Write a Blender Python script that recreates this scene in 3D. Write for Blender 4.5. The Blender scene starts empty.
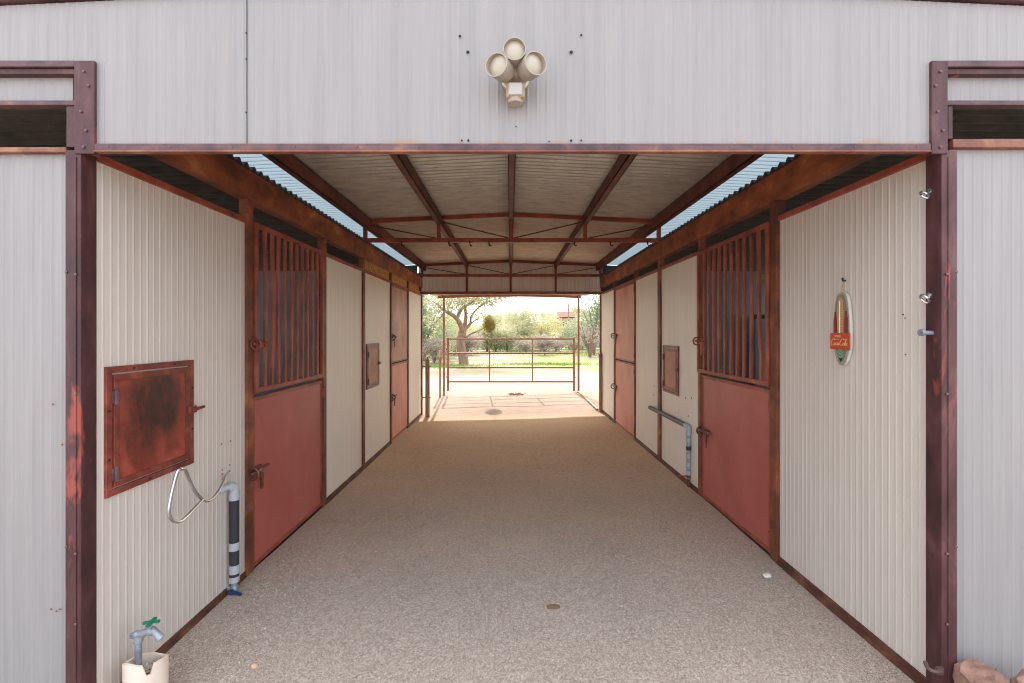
import bpy, math, random
from mathutils import Vector, noise, Matrix
R = random.Random(7)
C = bpy.context.scene.collection
PI = math.pi
F = 455.0            # focal length in pixels of the 1024 wide frame
HC = 1.69            # camera height
XL, XR = -1.833, 1.88   # aisle faces of the two stall fronts
YF, YB = 1.95, 9.40     # barn front and barn back
def sx(s): return XL if s < 0 else XR
def dl(px): return F * -XL / (510 - px)
def dr(px): return F * XR / (px - 510)
def zz(py, d): return HC + (333 - py) / F * d
def gz(x, y=5.0):
    t = 0.09 * (min(max(x, XL), XR) - XL) / (XR - XL)
    k = min(max((y - 12.5) / 6.0, 0), 1)
    return t * (1 - k) + 0.03 * k
def roofz(x): return 3.215 - 0.047 * abs(x)

# ------------------------------------------------------------------ mesh builder
class MB:
    def __init__(s): s.v = []; s.f = []
    def add(s, vs, fs):
        n = len(s.v); s.v += [tuple(p) for p in vs]; s.f += [[i + n for i in f] for f in fs]; return s
    def box(s, a, b):
        x0, x1 = sorted((a[0], b[0])); y0, y1 = sorted((a[1], b[1])); z0, z1 = sorted((a[2], b[2]))
        return s.add([(x0,y0,z0),(x1,y0,z0),(x1,y1,z0),(x0,y1,z0),(x0,y0,z1),(x1,y0,z1),(x1,y1,z1),(x0,y1,z1)],
                     [(0,3,2,1),(4,5,6,7),(0,1,5,4),(1,2,6,5),(2,3,7,6),(3,0,4,7)])
    def bar(s, p, q, w, h, up=(0,0,1)):
        p, q = Vector(p), Vector(q); d = (q - p).normalized(); u = Vector(up)
        if abs(d.dot(u)) > .98: u = Vector((0,1,0))
        r = d.cross(u).normalized() * (w / 2); t = r.cross(d).normalized() * (h / 2)
        vs = [p - r - t, p + r - t, p + r + t, p - r + t, q - r - t, q + r - t, q + r + t, q - r + t]
        return s.add(vs, [(0,1,2,3),(7,6,5,4),(0,4,5,1),(1,5,6,2),(2,6,7,3),(3,7,4,0)])
    def tube(s, pts, r, n=10, closed=False, cap=True):
        pts = [Vector(p) for p in pts]; k = len(pts); rs = r if isinstance(r, (list, tuple)) else [r] * k
        rings = []; prev = None
        for i, p in enumerate(pts):
            if closed: d = pts[(i+1) % k] - pts[i-1]
            else: d = pts[min(i+1, k-1)] - pts[max(i-1, 0)]
            d = d.normalized() if d.length > 1e-9 else Vector((0,0,1))
            if prev is None:
                a = Vector((0,0,1)) if abs(d.z) < .9 else Vector((1,0,0)); u = d.cross(a).normalized()
            else:
                u = prev - d * prev.dot(d); u = u.normalized() if u.length > 1e-6 else d.orthogonal().normalized()
            prev = u; w = d.cross(u)
            rings.append([p + (u * math.cos(2*PI*j/n) + w * math.sin(2*PI*j/n)) * rs[i] for j in range(n)])
        vs = [v for ring in rings for v in ring]; fs = []
        for i in range(k if closed else k - 1):
            a, b = i * n, ((i + 1) % k) * n
            for j in range(n): fs.append((a + j, a + (j+1) % n, b + (j+1) % n, b + j))
        if cap and not closed:
            fs.append(tuple(reversed(range(n)))); fs.append(tuple((k-1)*n + j for j in range(n)))
        return s.add(vs, fs)
    def lathe(s, prof, o, axis=(0,0,1), n=20):
        ax = Vector(axis).normalized(); u = ax.orthogonal().normalized(); w = ax.cross(u); o = Vector(o); vs = []; fs = []
        for (r, h) in prof:
            for j in range(n):
                a = 2*PI*j/n; vs.append(o + ax*h + (u*math.cos(a) + w*math.sin(a)) * max(r, 1e-4))
        for i in range(len(prof) - 1):
            for j in range(n):
                fs.append((i*n+j, i*n+(j+1)%n, (i+1)*n+(j+1)%n, (i+1)*n+j))
        fs.append(tuple(reversed(range(n)))); fs.append(tuple((len(prof)-1)*n + j for j in range(n)))
        return s.add(vs, fs)
    def prism(s, poly, off):
        off = Vector(off); a = [Vector(p) for p in poly]; n = len(a)
        return s.add(a + [p + off for p in a], [tuple(reversed(range(n))), tuple(range(n, 2*n))] + [(i, (i+1)%n, (i+1)%n + n, i + n) for i in range(n)])
    def strip(s, lo, hi):
        n = len(lo); return s.add(list(lo) + list(hi), [(i, i+1, n+i+1, n+i) for i in range(n-1)])

def obj(name, mb, mat, parent=None, origin=None, smooth=False, bev=0, solid=0):
    me = bpy.data.meshes.new(name)
    root = parent
    while root is not None and root.parent is not None: root = root.parent
    if root is not None: o0 = Vector(root.location)
    elif origin is not None: o0 = Vector(origin)
    else:
        xs = [v[0] for v in mb.v]; ys = [v[1] for v in mb.v]; zs = [v[2] for v in mb.v]
        o0 = Vector(((min(xs)+max(xs))/2, (min(ys)+max(ys))/2, min(zs)))
    me.from_pydata([Vector(v) - o0 for v in mb.v], [], mb.f); me.validate()
    import bmesh
    bm = bmesh.new(); bm.from_mesh(me); bmesh.ops.recalc_face_normals(bm, faces=bm.faces); bm.to_mesh(me); bm.free()
    if smooth:
        me.polygons.foreach_set('use_smooth', [True] * len(me.polygons)); me.set_sharp_from_angle(angle=math.radians(40))
    me.materials.append(mat)
    o = bpy.data.objects.new(name, me); C.objects.link(o)
    if parent is None: o.location = o0
    else: o.parent = parent
    if bev:
        m = o.modifiers.new('bevel', 'BEVEL'); m.width = bev; m.segments = 2; m.limit_method = 'ANGLE'
    if solid:
        m = o.modifiers.new('solidify', 'SOLIDIFY'); m.thickness = solid; m.offset = 0
    return o
def tag(o, label, cat, group=None, kind='thing'):
    o['label'] = label; o['category'] = cat; o['kind'] = kind
    if group: o['group'] = group
    return o
def thing(name, label, cat, loc, group=None):
    o = bpy.data.objects.new(name, None); C.objects.link(o); o.location = loc; o.empty_display_size = .1
    return tag(o, label, cat, group)
def struct(o):
    o['kind'] = 'structure'; return o
def sroot(name, loc=(0,0,0)):
    o = bpy.data.objects.new(name, None); C.objects.link(o); o.location = loc; o['kind'] = 'structure'; return o

# ------------------------------------------------------------------ materials
def lin(r, g, b):
    return tuple(((c/255)/12.92 if c/255 <= .04045 else ((c/255+.055)/1.055)**2.4) for c in (r,g,b)) + (1,)
def new_mat(name):
    m = bpy.data.materials.new(name); m.use_nodes = True; nt = m.node_tree
    return m, nt, nt.nodes['Principled BSDF']
def ramp(nt, src, stops):
    n = nt.nodes.new('ShaderNodeValToRGB'); cr = n.color_ramp
    while len(cr.elements) < len(stops): cr.elements.new(.5)
    for e, (p, c) in zip(cr.elements, stops): e.position = p; e.color = c
    nt.links.new(src, n.inputs[0]); return n.outputs[0]
def coords(nt, scale=(1,1,1)):
    g = nt.nodes.new('ShaderNodeNewGeometry'); m = nt.nodes.new('ShaderNodeMapping'); m.inputs['Scale'].default_value = scale
    nt.links.new(g.outputs['Position'], m.inputs[0]); return m.outputs[0]
def nz(nt, vec, scale, detail=4, rough=.6, dist=0):
    n = nt.nodes.new('ShaderNodeTexNoise'); n.inputs['Scale'].default_value = scale; n.inputs['Detail'].default_value = detail
    n.inputs['Roughness'].default_value = rough; n.inputs['Distortion'].default_value = dist
    nt.links.new(vec, n.inputs['Vector']); return n.outputs['Fac']
def mixc(nt, fac, a, b, mode='MIX'):
    n = nt.nodes.new('ShaderNodeMix'); n.data_type = 'RGBA'; n.blend_type = mode
    for sock, v in ((n.inputs[0], fac), (n.inputs[6], a), (n.inputs[7], b)):
        if hasattr(v, 'is_linked'): nt.links.new(v, sock)
        else: sock.default_value = v
    return n.outputs[2]
def bump(nt, bs, h, strength=.3, dist=.01):
    b = nt.nodes.new('ShaderNodeBump'); b.inputs['Strength'].default_value = strength; b.inputs['Distance'].default_value = dist
    nt.links.new(h, b.inputs['Height']); nt.links.new(b.outputs[0], bs.inputs['Normal'])
def plain(name, c, rough=.5, metal=0.0):
    m, nt, bs = new_mat(name); bs.inputs['Base Color'].default_value = c; bs.inputs['Roughness'].default_value = rough; bs.inputs['Metallic'].default_value = metal
    v = nz(nt, coords(nt), 40, 3); nt.links.new(mixc(nt, v, tuple(x*.85 for x in c[:3])+(1,), c), bs.inputs['Base Color'])
    return m
def mottled(name, stops, scale=6, stretch=(1,1,1), rough=.6, metal=0, bmp=.15, detail=6, nrough=.65, over=None):
    m, nt, bs = new_mat(name); vec = coords(nt, stretch)
    col = ramp(nt, nz(nt, vec, scale, detail, nrough, .3), stops)
    if over:   # (scale, threshold, colour)
        f = nz(nt, coords(nt, over[3]), over[0], 5, .6, .6)
        f = ramp(nt, f, [(over[1], (0,0,0,1)), (over[1]+.05, (1,1,1,1))]); col = mixc(nt, f, col, over[2])
    nt.links.new(col, bs.inputs['Base Color']); bs.inputs['Roughness'].default_value = rough; bs.inputs['Metallic'].default_value = metal
    if bmp: bump(nt, bs, nz(nt, vec, scale*12, 3), bmp, .004)
    return m
def sheet_mat(name, c, c2, rust=.0):
    m, nt, bs = new_mat(name)
    a = nz(nt, coords(nt, (9,9,.5)), 2.2, 5, .6); b = nz(nt, coords(nt, (60,60,1.2)), 1.5, 3, .6)
    col = ramp(nt, a, [(.3, c2), (.62, c)]); col = mixc(nt, .35, col, ramp(nt, b, [(.35, c2), (.6, c)]))
    s = ramp(nt, nz(nt, coords(nt, (14,14,.9)), 2.0, 4, .7), [(.70-rust, (0,0,0,1)), (.86-rust, (.55,.55,.55,1))])
    col = mixc(nt, s, col, lin(176,150,118))
    if rust > .03:
        g = nt.nodes.new('ShaderNodeNewGeometry'); sp = nt.nodes.new('ShaderNodeSeparateXYZ'); nt.links.new(g.outputs['Position'], sp.inputs[0])
        mr = nt.nodes.new('ShaderNodeMapRange'); nt.links.new(sp.outputs[2], mr.inputs[0]); mr.inputs[1].default_value = 2.49; mr.inputs[2].default_value = 2.545; mr.inputs[3].default_value = .42; mr.inputs[4].default_value = 0
        mr.clamp = True; ad = nt.nodes.new('ShaderNodeMath'); ad.operation = 'ADD'; nt.links.new(nz(nt, coords(nt, (1,1,.15)), 9, 3, .6), ad.inputs[0]); nt.links.new(mr.outputs[0], ad.inputs[1])
        lo = nt.nodes.new('ShaderNodeMath'); lo.operation = 'GREATER_THAN'; nt.links.new(sp.outputs[2], lo.inputs[0]); lo.inputs[1].default_value = 2.485
        f = nt.nodes.new('ShaderNodeMath'); f.operation = 'MULTIPLY'; nt.links.new(ramp(nt, ad.outputs[0], [(.80, (0,0,0,1)), (.92, (.6,.6,.6,1))]), f.inputs[0]); nt.links.new(lo.outputs[0], f.inputs[1])
        col = mixc(nt, f.outputs[0], col, lin(168,124,84))
    nt.links.new(col, bs.inputs['Base Color'])
    bs.inputs['Roughness'].default_value = .45
    return m
M = {}
M['facade'] = sheet_mat('dimmed_weathered_sheet', lin(151,147,145), lin(139,135,135), .035)  # real weathering, but tone also lowered to hold down outdoor light on the front
M['entry'] = sheet_mat('dimmed_white_sheet', lin(214,204,194), lin(203,193,182), .0)  # same sheet near the entrance, tone lowered to even out the light
M['panel'] = sheet_mat('cream_sheet', lin(240,230,216), lin(232,221,206), .0)  # same sheet further in, tone raised in place of missing interior light
M['post'] = mottled('maroon_rust', [(.30, lin(46,24,27)), (.46, lin(68,34,36)), (.58, lin(82,46,48)), (.70, lin(104,68,64))], 3.2, (3,3,1), .55,
                    over=(2.0, .585, lin(146,68,58), (3,3,.7)))
M['rust'] = mottled('brown_rust', [(.28, lin(62,32,24)), (.45, lin(98,52,34)), (.58, lin(128,70,42)), (.72, lin(168,108,62))], 3.0, (1.2,1.2,1.2), .6)
M['rustred'] = mottled('red_rust', [(.3, lin(104,50,38)), (.5, lin(144,66,46)), (.68, lin(166,86,62))], 4.5, (1,1,1), .55)
M['girder'] = mottled('orange_brown_rust', [(.28, lin(74,38,30)), (.44, lin(124,64,40)), (.58, lin(160,90,50)), (.72, lin(204,138,84))], 2.6, (1,1,1.6), .55)
M['base'] = mottled('dark_base_rust', [(.3, lin(62,36,27)), (.5, lin(92,54,40)), (.7, lin(128,84,62))], 6, (1,1,1), .7)
M['header'] = mottled('purple_rust', [(.3, lin(60,40,46)), (.5, lin(92,64,68)), (.62, lin(108,76,74)), (.72, lin(156,106,78))], 5, (1.5,1,2), .55)
M['flange'] = mottled('flange_rust', [(.3, lin(100,52,42)), (.5, lin(128,76,58)), (.7, lin(160,112,82))], 5, (1.5,1,2), .55)
M['purlin'] = mottled('purlin_rust', [(.3, lin(62,32,26)), (.5, lin(96,48,34)), (.7, lin(124,68,46))], 4, (1,1,1), .6)
M['door'] = mottled('red_oxide_paint', [(.25, lin(156,76,66)), (.5, lin(174,90,80)), (.75, lin(188,110,98))], 1.6, (1,1,.7), .5, bmp=.04)
M['fardoor'] = mottled('hazed_red_paint', [(.25, lin(176,104,84)), (.5, lin(206,130,108)), (.75, lin(218,148,128))], 1.6, (1,1,.7), .55, bmp=.04)  # red door paint with the far-end haze and light mixed into the colour
M['fardoor_brown'] = mottled('scuffed_brown_paint', [(.28, lin(120,74,58)), (.5, lin(176,116,92)), (.7, lin(206,146,120))], 2.2, (1,1,.5), .55, bmp=.06)
def hatch_mat():
    m, nt, bs = new_mat('scorched_hatch_paint')
    base = ramp(nt, nz(nt, coords(nt), 7, 5, .6, .5), [(.3, lin(112,48,38)), (.5, lin(156,66,50)), (.7, lin(172,88,74))])
    g = nt.nodes.new('ShaderNodeTexCoord'); mp = nt.nodes.new('ShaderNodeMapping'); nt.links.new(g.outputs['Generated'], mp.inputs[0])
    mp.inputs['Location'].default_value = (-.5, -.50, -.66); d = nt.nodes.new('ShaderNodeVectorMath'); d.operation = 'LENGTH'
    mp2 = nt.nodes.new('ShaderNodeMapping'); nt.links.new(mp.outputs[0], mp2.inputs[0]); mp2.inputs['Scale'].default_value = (0, 1.15, .85)
    nt.links.new(mp2.outputs[0], d.inputs[0])
    ad = nt.nodes.new('ShaderNodeMath'); ad.operation = 'MULTIPLY_ADD'; nt.links.new(nz(nt, coords(nt, (1,1,.45)), 9, 5, .65, .4), ad.inputs[0]); ad.inputs[1].default_value = .75
    nt.links.new(d.outputs['Value'], ad.inputs[2])
    f = ramp(nt, ad.outputs[0], [(.58, (1,1,1,1)), (1.0, (0,0,0,1))])
    nt.links.new(mixc(nt, f, base, ramp(nt, nz(nt, coords(nt, (1,1,.5)), 14, 5, .7), [(.35, lin(44,26,24)), (.55, lin(70,36,31)), (.72, lin(112,54,44))])), bs.inputs['Base Color']); bs.inputs['Roughness'].default_value = .4
    return m
M['gate'] = mottled('sunlit_gate_rust', [(.3, lin(140,88,66)), (.6, lin(170,112,86))], 6, (1,1,1), .55)
M['hatch'] = hatch_mat()
M['hatchframe'] = mottled('hatch_frame_rust', [(.3, lin(80,38,32)), (.5, lin(118,54,43)), (.7, lin(158,80,60))], 8, (1,1,1), .5)
M['smallhatch'] = mottled('brown_hatch_rust', [(.3, lin(148,84,60)), (.5, lin(176,106,78)), (.7, lin(194,130,100))], 6, (1,1,1), .55)
M['galv'] = mottled('galvanised', [(.3, lin(170,162,150)), (.6, lin(200,192,178))], 5, (1,3,1), .38, .55, 0)
M['galv_dark'] = mottled('stall_shade_galvanised', [(.3, lin(70,68,67)), (.6, lin(98,96,93))], 5, (1,3,1), .6, .1, .05)  # darker copy of galvanised, dimness over the stalls put into the colour
M['chrome'] = plain('worn_chrome', lin(206,206,206), .22, .9)
M['zinc'] = mottled('dull_zinc', [(.3, lin(120,126,134)), (.7, lin(176,182,190))], 20, (1,1,1), .45, .4)
M['iron'] = mottled('dark_latch_iron', [(.3, lin(64,38,32)), (.5, lin(110,64,50)), (.7, lin(150,104,84))], 30, (1,1,1), .5, .2)
M['black'] = plain('black_foam', lin(50,52,58), .6)
M['blackmetal'] = plain('black_metal', lin(34,32,34), .5, .3)
M['tape'] = plain('grey_tape', lin(184,188,194), .4)
M['bluepl'] = plain('blue_handle', lin(28,66,120), .4)
M['greenpl'] = plain('green_handle', lin(14,120,92), .4)
M['redpl'] = plain('red_handle', lin(170,54,40), .4)
M['pvc'] = mottled('cream_pvc', [(.3, lin(232,206,186)), (.7, lin(242,228,214))], 4, (1,1,1), .35)
M['beige'] = plain('beige_plastic', lin(170,160,146), .35)
M['lens'] = plain('frosted_lens', lin(188,178,160), .3)
M['bluewall'] = mottled('blue_grey_board', [(.3, lin(104,118,126)), (.7, lin(138,152,158))], 3, (1,1,.6), .5)
M['darkwall'] = mottled('stall_shade_steel', [(.3, lin(58,58,62)), (.7, lin(78,78,80))], 3, (1,1,1), .6)  # shade inside the stalls put into the colour of these walls
M['rock'] = mottled('red_sandstone', [(.3, lin(120,88,76)), (.5, lin(156,120,104)), (.7, lin(180,146,130))], 9, (1,1,1), .9, 0, .5)
M['pebble'] = mottled('grey_stone', [(.3, lin(120,108,98)), (.5, lin(168,156,144)), (.7, lin(214,206,196))], 30, (1,1,1), .9)
M['osb'] = mottled('golden_strand_board', [(.3, lin(112,70,22)), (.45, lin(176,118,40)), (.6, lin(206,150,64)), (.75, lin(226,186,110))], 22, (.6,1,2), .6, detail=3)
M['wood'] = mottled('mesquite_bark', [(.3, lin(104,78,62)), (.7, lin(160,130,110))], 5, (2,2,.5), .9)
M['greypost'] = mottled('weathered_steel_post', [(.3, lin(132,104,80)), (.6, lin(166,136,108))], 8, (2,2,.6), .6)
M['straw'] = plain('dry_straw', lin(150,140,76), .8)
M['string'] = plain('twine', lin(196,160,110), .8)
M['grass'] = plain('grass_blade', lin(136,160,70), .7)
M['house'] = plain('stucco', lin(222,200,184), .8)
M['houseroof'] = plain('red_roof', lin(104,40,34), .8)
M['dot'] = plain('dark_hole', lin(26,24,26), .8)
M['rustdot'] = plain('rust_hole', lin(150,84,50), .8)
M['bolt'] = plain('bolt_steel', lin(116,96,92), .5, .5)
def leafmat(name, c1, c2):
    m, nt, bs = new_mat(name); out = nt.nodes['Material Output']
    f = nz(nt, coords(nt), .9, 2); col = ramp(nt, f, [(.35, c1), (.65, c2)])
    nt.links.new(col, bs.inputs['Base Color']); bs.inputs['Roughness'].default_value = .7
    tr = nt.nodes.new('ShaderNodeBsdfTranslucent'); nt.links.new(col, tr.inputs[0])
    mx = nt.nodes.new('ShaderNodeMixShader'); mx.inputs[0].default_value = .35
    nt.links.new(bs.outputs[0], mx.inputs[1]); nt.links.new(tr.outputs[0], mx.inputs[2]); nt.links.new(mx.outputs[0], out.inputs[0]); return m
M['leaf_a'] = leafmat('leaf_pale_olive', lin(160,160,122), lin(196,192,158))
M['leaf_b'] = leafmat('leaf_blue_green', lin(126,146,122), lin(164,176,146))
M['leaf_c'] = leafmat('leaf_yellow_green', lin(180,174,122), lin(206,198,152))
M['leaf_d'] = leafmat('leaf_grey_brush', lin(150,138,130), lin(182,170,158))
def sky_panel():
    m, nt, bs = new_mat('translucent_roof_panel'); out = nt.nodes['Material Output']
    bs.inputs['Base Color'].default_value = lin(170,180,190); bs.inputs['Roughness'].default_value = .4
    tr = nt.nodes.new('ShaderNodeBsdfTranslucent'); tr.inputs[0].default_value = lin(100,114,126)
    mx = nt.nodes.new('ShaderNodeMixShader'); mx.inputs[0].default_value = .8
    nt.links.new(bs.outputs[0], mx.inputs[1]); nt.links.new(tr.outputs[0], mx.inputs[2]); nt.links.new(mx.outputs[0], out.inputs[0]); return m
M['skypanel'] = sky_panel()
def ground_mat():
    m, nt, bs = new_mat('gravel_and_sand')
    fine = nz(nt, coords(nt), 190, 2, .6); mid = nz(nt, coords(nt), 30, 4, .7); big = nz(nt, coords(nt), 1.1, 4, .6)
    v = nt.nodes.new('ShaderNodeTexVoronoi'); v.inputs['Scale'].default_value = 120; nt.links.new(coords(nt), v.inputs['Vector'])
    grv = ramp(nt, fine, [(.34, lin(120,104,94)), (.5, lin(175,157,144)), (.66, lin(220,206,194))])
    grv = mixc(nt, .35, grv, ramp(nt, v.outputs['Color'], [(.15, lin(116,100,89)), (.5, lin(175,157,143)), (.85, lin(222,208,196))]))
    dirt = ramp(nt, mid, [(.3, lin(192,160,128)), (.5, lin(218,184,148)), (.7, lin(230,198,166))])
    dirt = mixc(nt, .15, dirt, grv)
    sep = nt.nodes.new('ShaderNodeSeparateXYZ'); g = nt.nodes.new('ShaderNodeNewGeometry'); nt.links.new(g.outputs['Position'], sep.inputs[0])
    def ranged(a, b, jit):
        mr = nt.nodes.new('ShaderNodeMapRange'); mr.inputs[1].default_value = a; mr.inputs[2].default_value = b
        ad = nt.nodes.new('ShaderNodeMath'); ad.operation = 'MULTIPLY_ADD'; nt.links.new(big, ad.inputs[0]); ad.inputs[1].default_value = jit; nt.links.new(sep.outputs[1], ad.inputs[2])
        nt.links.new(ad.outputs[0], mr.inputs[0]); return mr.outputs[0]
    col = mixc(nt, ranged(3.6, 6.6, 1.2), grv, dirt)
    sand = ramp(nt, nz(nt, coords(nt, (1,3,1)), 3, 5, .6), [(.3, lin(153,131,117)), (.7, lin(174,153,140))])
    col = mixc(nt, ranged(8.6, 9.6, .5), col, sand)
    far = ramp(nt, nz(nt, coords(nt, (.6,1.6,1)), .35, 4, .6), [(.44, lin(154,138,132)), (.53, lin(118,136,70)), (.7, lin(134,146,88))])
    col = mixc(nt, ranged(17, 22, 1.0), col, far)
    dk = ramp(nt, big, [(.35, (.93,.93,.93,1)), (.6, (1,1,1,1))]); col = mixc(nt, 1.0, col, dk, 'MULTIPLY')
    nt.links.new(col, bs.inputs['Base Color']); bs.inputs['Roughness'].default_value = .95; bs.inputs['Specular IOR Level'].default_value = .2
    bump(nt, bs, mixc(nt, .5, fine, mid), .3, .010); return m
M['ground'] = ground_mat()

# ------------------------------------------------------------------ ground
def build_floor():
    g = MB()
    xs = [-90,-50,-25,-12,-8,-6] + [-5.6 + .35*i for i in range(33)] + [7,9,13,25,50,90]
    ys = [-40,-20,-10,-5,-2,-1] + [-.6 + .3*i for i in range(60)] + [18,20,24,28,34,42,52,64,80,100]
    def h(x, y):
        z = gz(x, y) + .014*(noise.noise(Vector((x*.9, y*.9, 1))) + .5*noise.noise(Vector((x*2.3, y*2.3, 4))))
        return z
    vs = [(x, y, h(x, y)) for y in ys for x in xs]; n = len(xs)
    fs = [(j*n+i, j*n+i+1, (j+1)*n+i+1, (j+1)*n+i) for j in range(len(ys)-1) for i in range(n-1)]
    g.add(vs, fs); struct(obj('floor', g, M['ground'], origin=(0,0,0), smooth=True))
    h2 = MB()
    xs = [-140+10*i for i in range(29)]; ys = [60,66,72,80,90,100,115,130]
    def hh(x, y):
        t = max(0, min(1, (y - 62)/45)); t = t*t*(3-2*t)
        return -.1 + t*(4.2 + .035*min(max(x,-40),40) + 1.5*noise.noise(Vector((x*.04, y*.04, 2))))
    vs = [(x, y, hh(x, y)) for y in ys for x in xs]; n = len(xs)
    h2.add(vs, [(j*n+i, j*n+i+1, (j+1)*n+i+1, (j+1)*n+i) for j in range(len(ys)-1) for i in range(n-1)])
    struct(obj('hill', h2, mottled('dry_hillside', [(.35, lin(204,192,160)), (.6, lin(190,196,140))], .5, (1,1,1), .95), origin=(0,0,0), smooth=True))
    return hh
hillz = build_floor()

# ------------------------------------------------------------------ sheets
def rib_profile(a, b, pitch=.042, dep=.0017):
    out = []; k = math.floor(a / pitch) - 1
    while k*pitch < b:
        for o, d in ((0,0),(.60,0),(.72,dep),(.82,dep),(.97,0)):
            t = (k + o)*pitch
            if a <= t <= b: out.append((t, d))
        k += 1
    return [(a, 0)] + out + [(b, 0)]
def wall_x(mb, x0, x1, y, zlo, zhi, face=-1, **kw):      # sheet facing -y, ribs vertical
    pr = rib_profile(x0, x1, **kw)
    mb.strip([(t, y + face*d, zlo(t) if callable(zlo) else zlo) for t, d in pr], [(t, y + face*d, zhi(t) if callable(zhi) else zhi) for t, d in pr])
def wall_y(mb, s, y0, y1, zlo, zhi, x=None):
    x = sx(s) if x is None else x; pr = rib_profile(y0, y1)
    mb.strip([(x - s*d, t, zlo) for t, d in pr], [(x - s*d, t, zhi) for t, d in pr])
def roof_sheet(mb, x0, x1, y0, y1, zf, pitch=.080, amp=.018, n=8):
    k = int((y1 - y0)/pitch*n); xs = sorted(set([x0, x1] + ([0] if x0 < 0 < x1 else [])))
    vs = [(x, y0 + (y1-y0)*i/k, zf(x) + amp*math.sin(2*PI*i/n)) for x in xs for i in range(k+1)]; m = k+1
    mb.add(vs, [(a*m+i, a*m+i+1, (a+1)*m+i+1, (a+1)*m+i) for a in range(len(xs)-1) for i in range(k)])

# gable / front wall
wf = sroot('wall_front', (0, YF, 0))
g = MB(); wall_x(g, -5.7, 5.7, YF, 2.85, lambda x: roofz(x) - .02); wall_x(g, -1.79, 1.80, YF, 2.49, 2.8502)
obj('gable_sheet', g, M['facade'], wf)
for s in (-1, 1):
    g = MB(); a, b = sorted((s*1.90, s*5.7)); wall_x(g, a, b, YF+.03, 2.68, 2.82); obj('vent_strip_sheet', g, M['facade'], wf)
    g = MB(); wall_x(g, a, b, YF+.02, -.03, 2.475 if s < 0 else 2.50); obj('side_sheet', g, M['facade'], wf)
g = MB(); g.bar((-1.127, YF-.002, 2.50), (-1.127, YF-.002, 3.12), .003, .004); obj('sheet_seam', g, plain('seam_grey', lin(96,94,94), .7), wf)
def holes(parent, pts, mat, name='screw_hole'):
    for p, ax, r in pts:
        h = MB(); h.lathe([(r, 0), (r*.8, .003)], p, ax, 8); obj(name, h, mat, parent)
fp = lambda px, py: ((px-510)/F*YF, YF-.006, zz(py, YF))
holes(wf, [(fp(px,py), (0,-1,0), r) for px,py,r in ((460,37,.0055),(468,53,.007),(581,36,.0045),(571,53,.0075),(462,141,.004),(468.5,141,.005),(549,142,.003),(571,141,.005),(581,141,.004),(515,105,.004),(516,127,.003),(247,34,.003),(247,60,.003),(247,113,.003))], M['dot'])
holes(wf, [((px-510 and (px-510)/F*(YF+.02), YF+.012, zz(py, YF+.02)), (0,-1,0), .004) for px,py in ((53,608),(58.5,610),(62,608),(55,404),(64,444))], M['rustdot'])

# rear wall
wb = sroot('wall_back', (0, YB, 0))
g = MB(); wall_x(g, -1.9, 1.95, YB+.05, 2.50, lambda x: roofz(x) - .02, pitch=.076, dep=.010); obj('gable_sheet', g, M['panel'], wb)
for s in (-1, 1):
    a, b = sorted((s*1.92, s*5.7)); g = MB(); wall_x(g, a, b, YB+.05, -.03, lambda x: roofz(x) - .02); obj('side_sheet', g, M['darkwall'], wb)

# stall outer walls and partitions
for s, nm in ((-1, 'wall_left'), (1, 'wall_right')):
    g = MB(); g.box((s*5.68, YF, -.05), (s*5.70, YB, 1.75)); struct(obj('wall_outer' , g, M['darkwall']))  # unseen walls, kept low so sky light reaches into the stalls
g = MB(); g.box((XL-.06, 5.62, 0), (-5.66, 5.68, 2.455)); struct(obj('wall_partition', g, M['bluewall']))
g = MB(); g.box((XR+.06, 5.62, 0), (3.06, 5.68, 2.455)); struct(obj('wall_partition', g, M['bluewall']))
rt = thing('kick_panel', 'low dark blue-grey steel panel seen inside the right barred stall', 'stall panel', (4.2, 5.45, .09))
g = MB(); g.box((2.93, 5.43, .09), (5.6, 5.46, 1.86)); obj('panel', g, M['bluewall'], rt)
g = MB(); g.box((2.91, 5.42, 1.86), (5.6, 5.47, 1.91)); obj('top_rail', g, M['blackmetal'], rt, bev=.004)

# aisle stall fronts
segs = {-1: [(2.010,3.14),(4.50,5.62),(5.70,6.94),(8.17,9.36)], 1: [(2.010,3.17),(4.50,5.64),(5.76,6.80),(8.16,9.36)]}
walls = {}
for s, nm in ((-1,'wall_left'), (1,'wall_right')):
    w = sroot(nm, (sx(s), YF, 0)); walls[s] = w
    for a, b in segs[s]:
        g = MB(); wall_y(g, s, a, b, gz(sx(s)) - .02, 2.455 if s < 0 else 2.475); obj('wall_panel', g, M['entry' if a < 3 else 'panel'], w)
# base angle irons
for s, nm in ((-1,'baseboard_left'), (1,'baseboard_right')):
    w = sroot(nm, (sx(s), YF, 0)); z0 = gz(sx(s))
    for a, b in segs[s]:
        g = MB(); g.prism([(sx(s), a, z0-.03), (sx(s)-s*.024, a, z0-.03), (sx(s)-s*.024, a, z0+.010), (sx(s)-s*.008, a, z0+.016), (sx(s)-s*.008, a, z0+.045), (sx(s), a, z0+.045)], (0, b-a, 0))
        obj('base_angle', g, M['base'], w)
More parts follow.
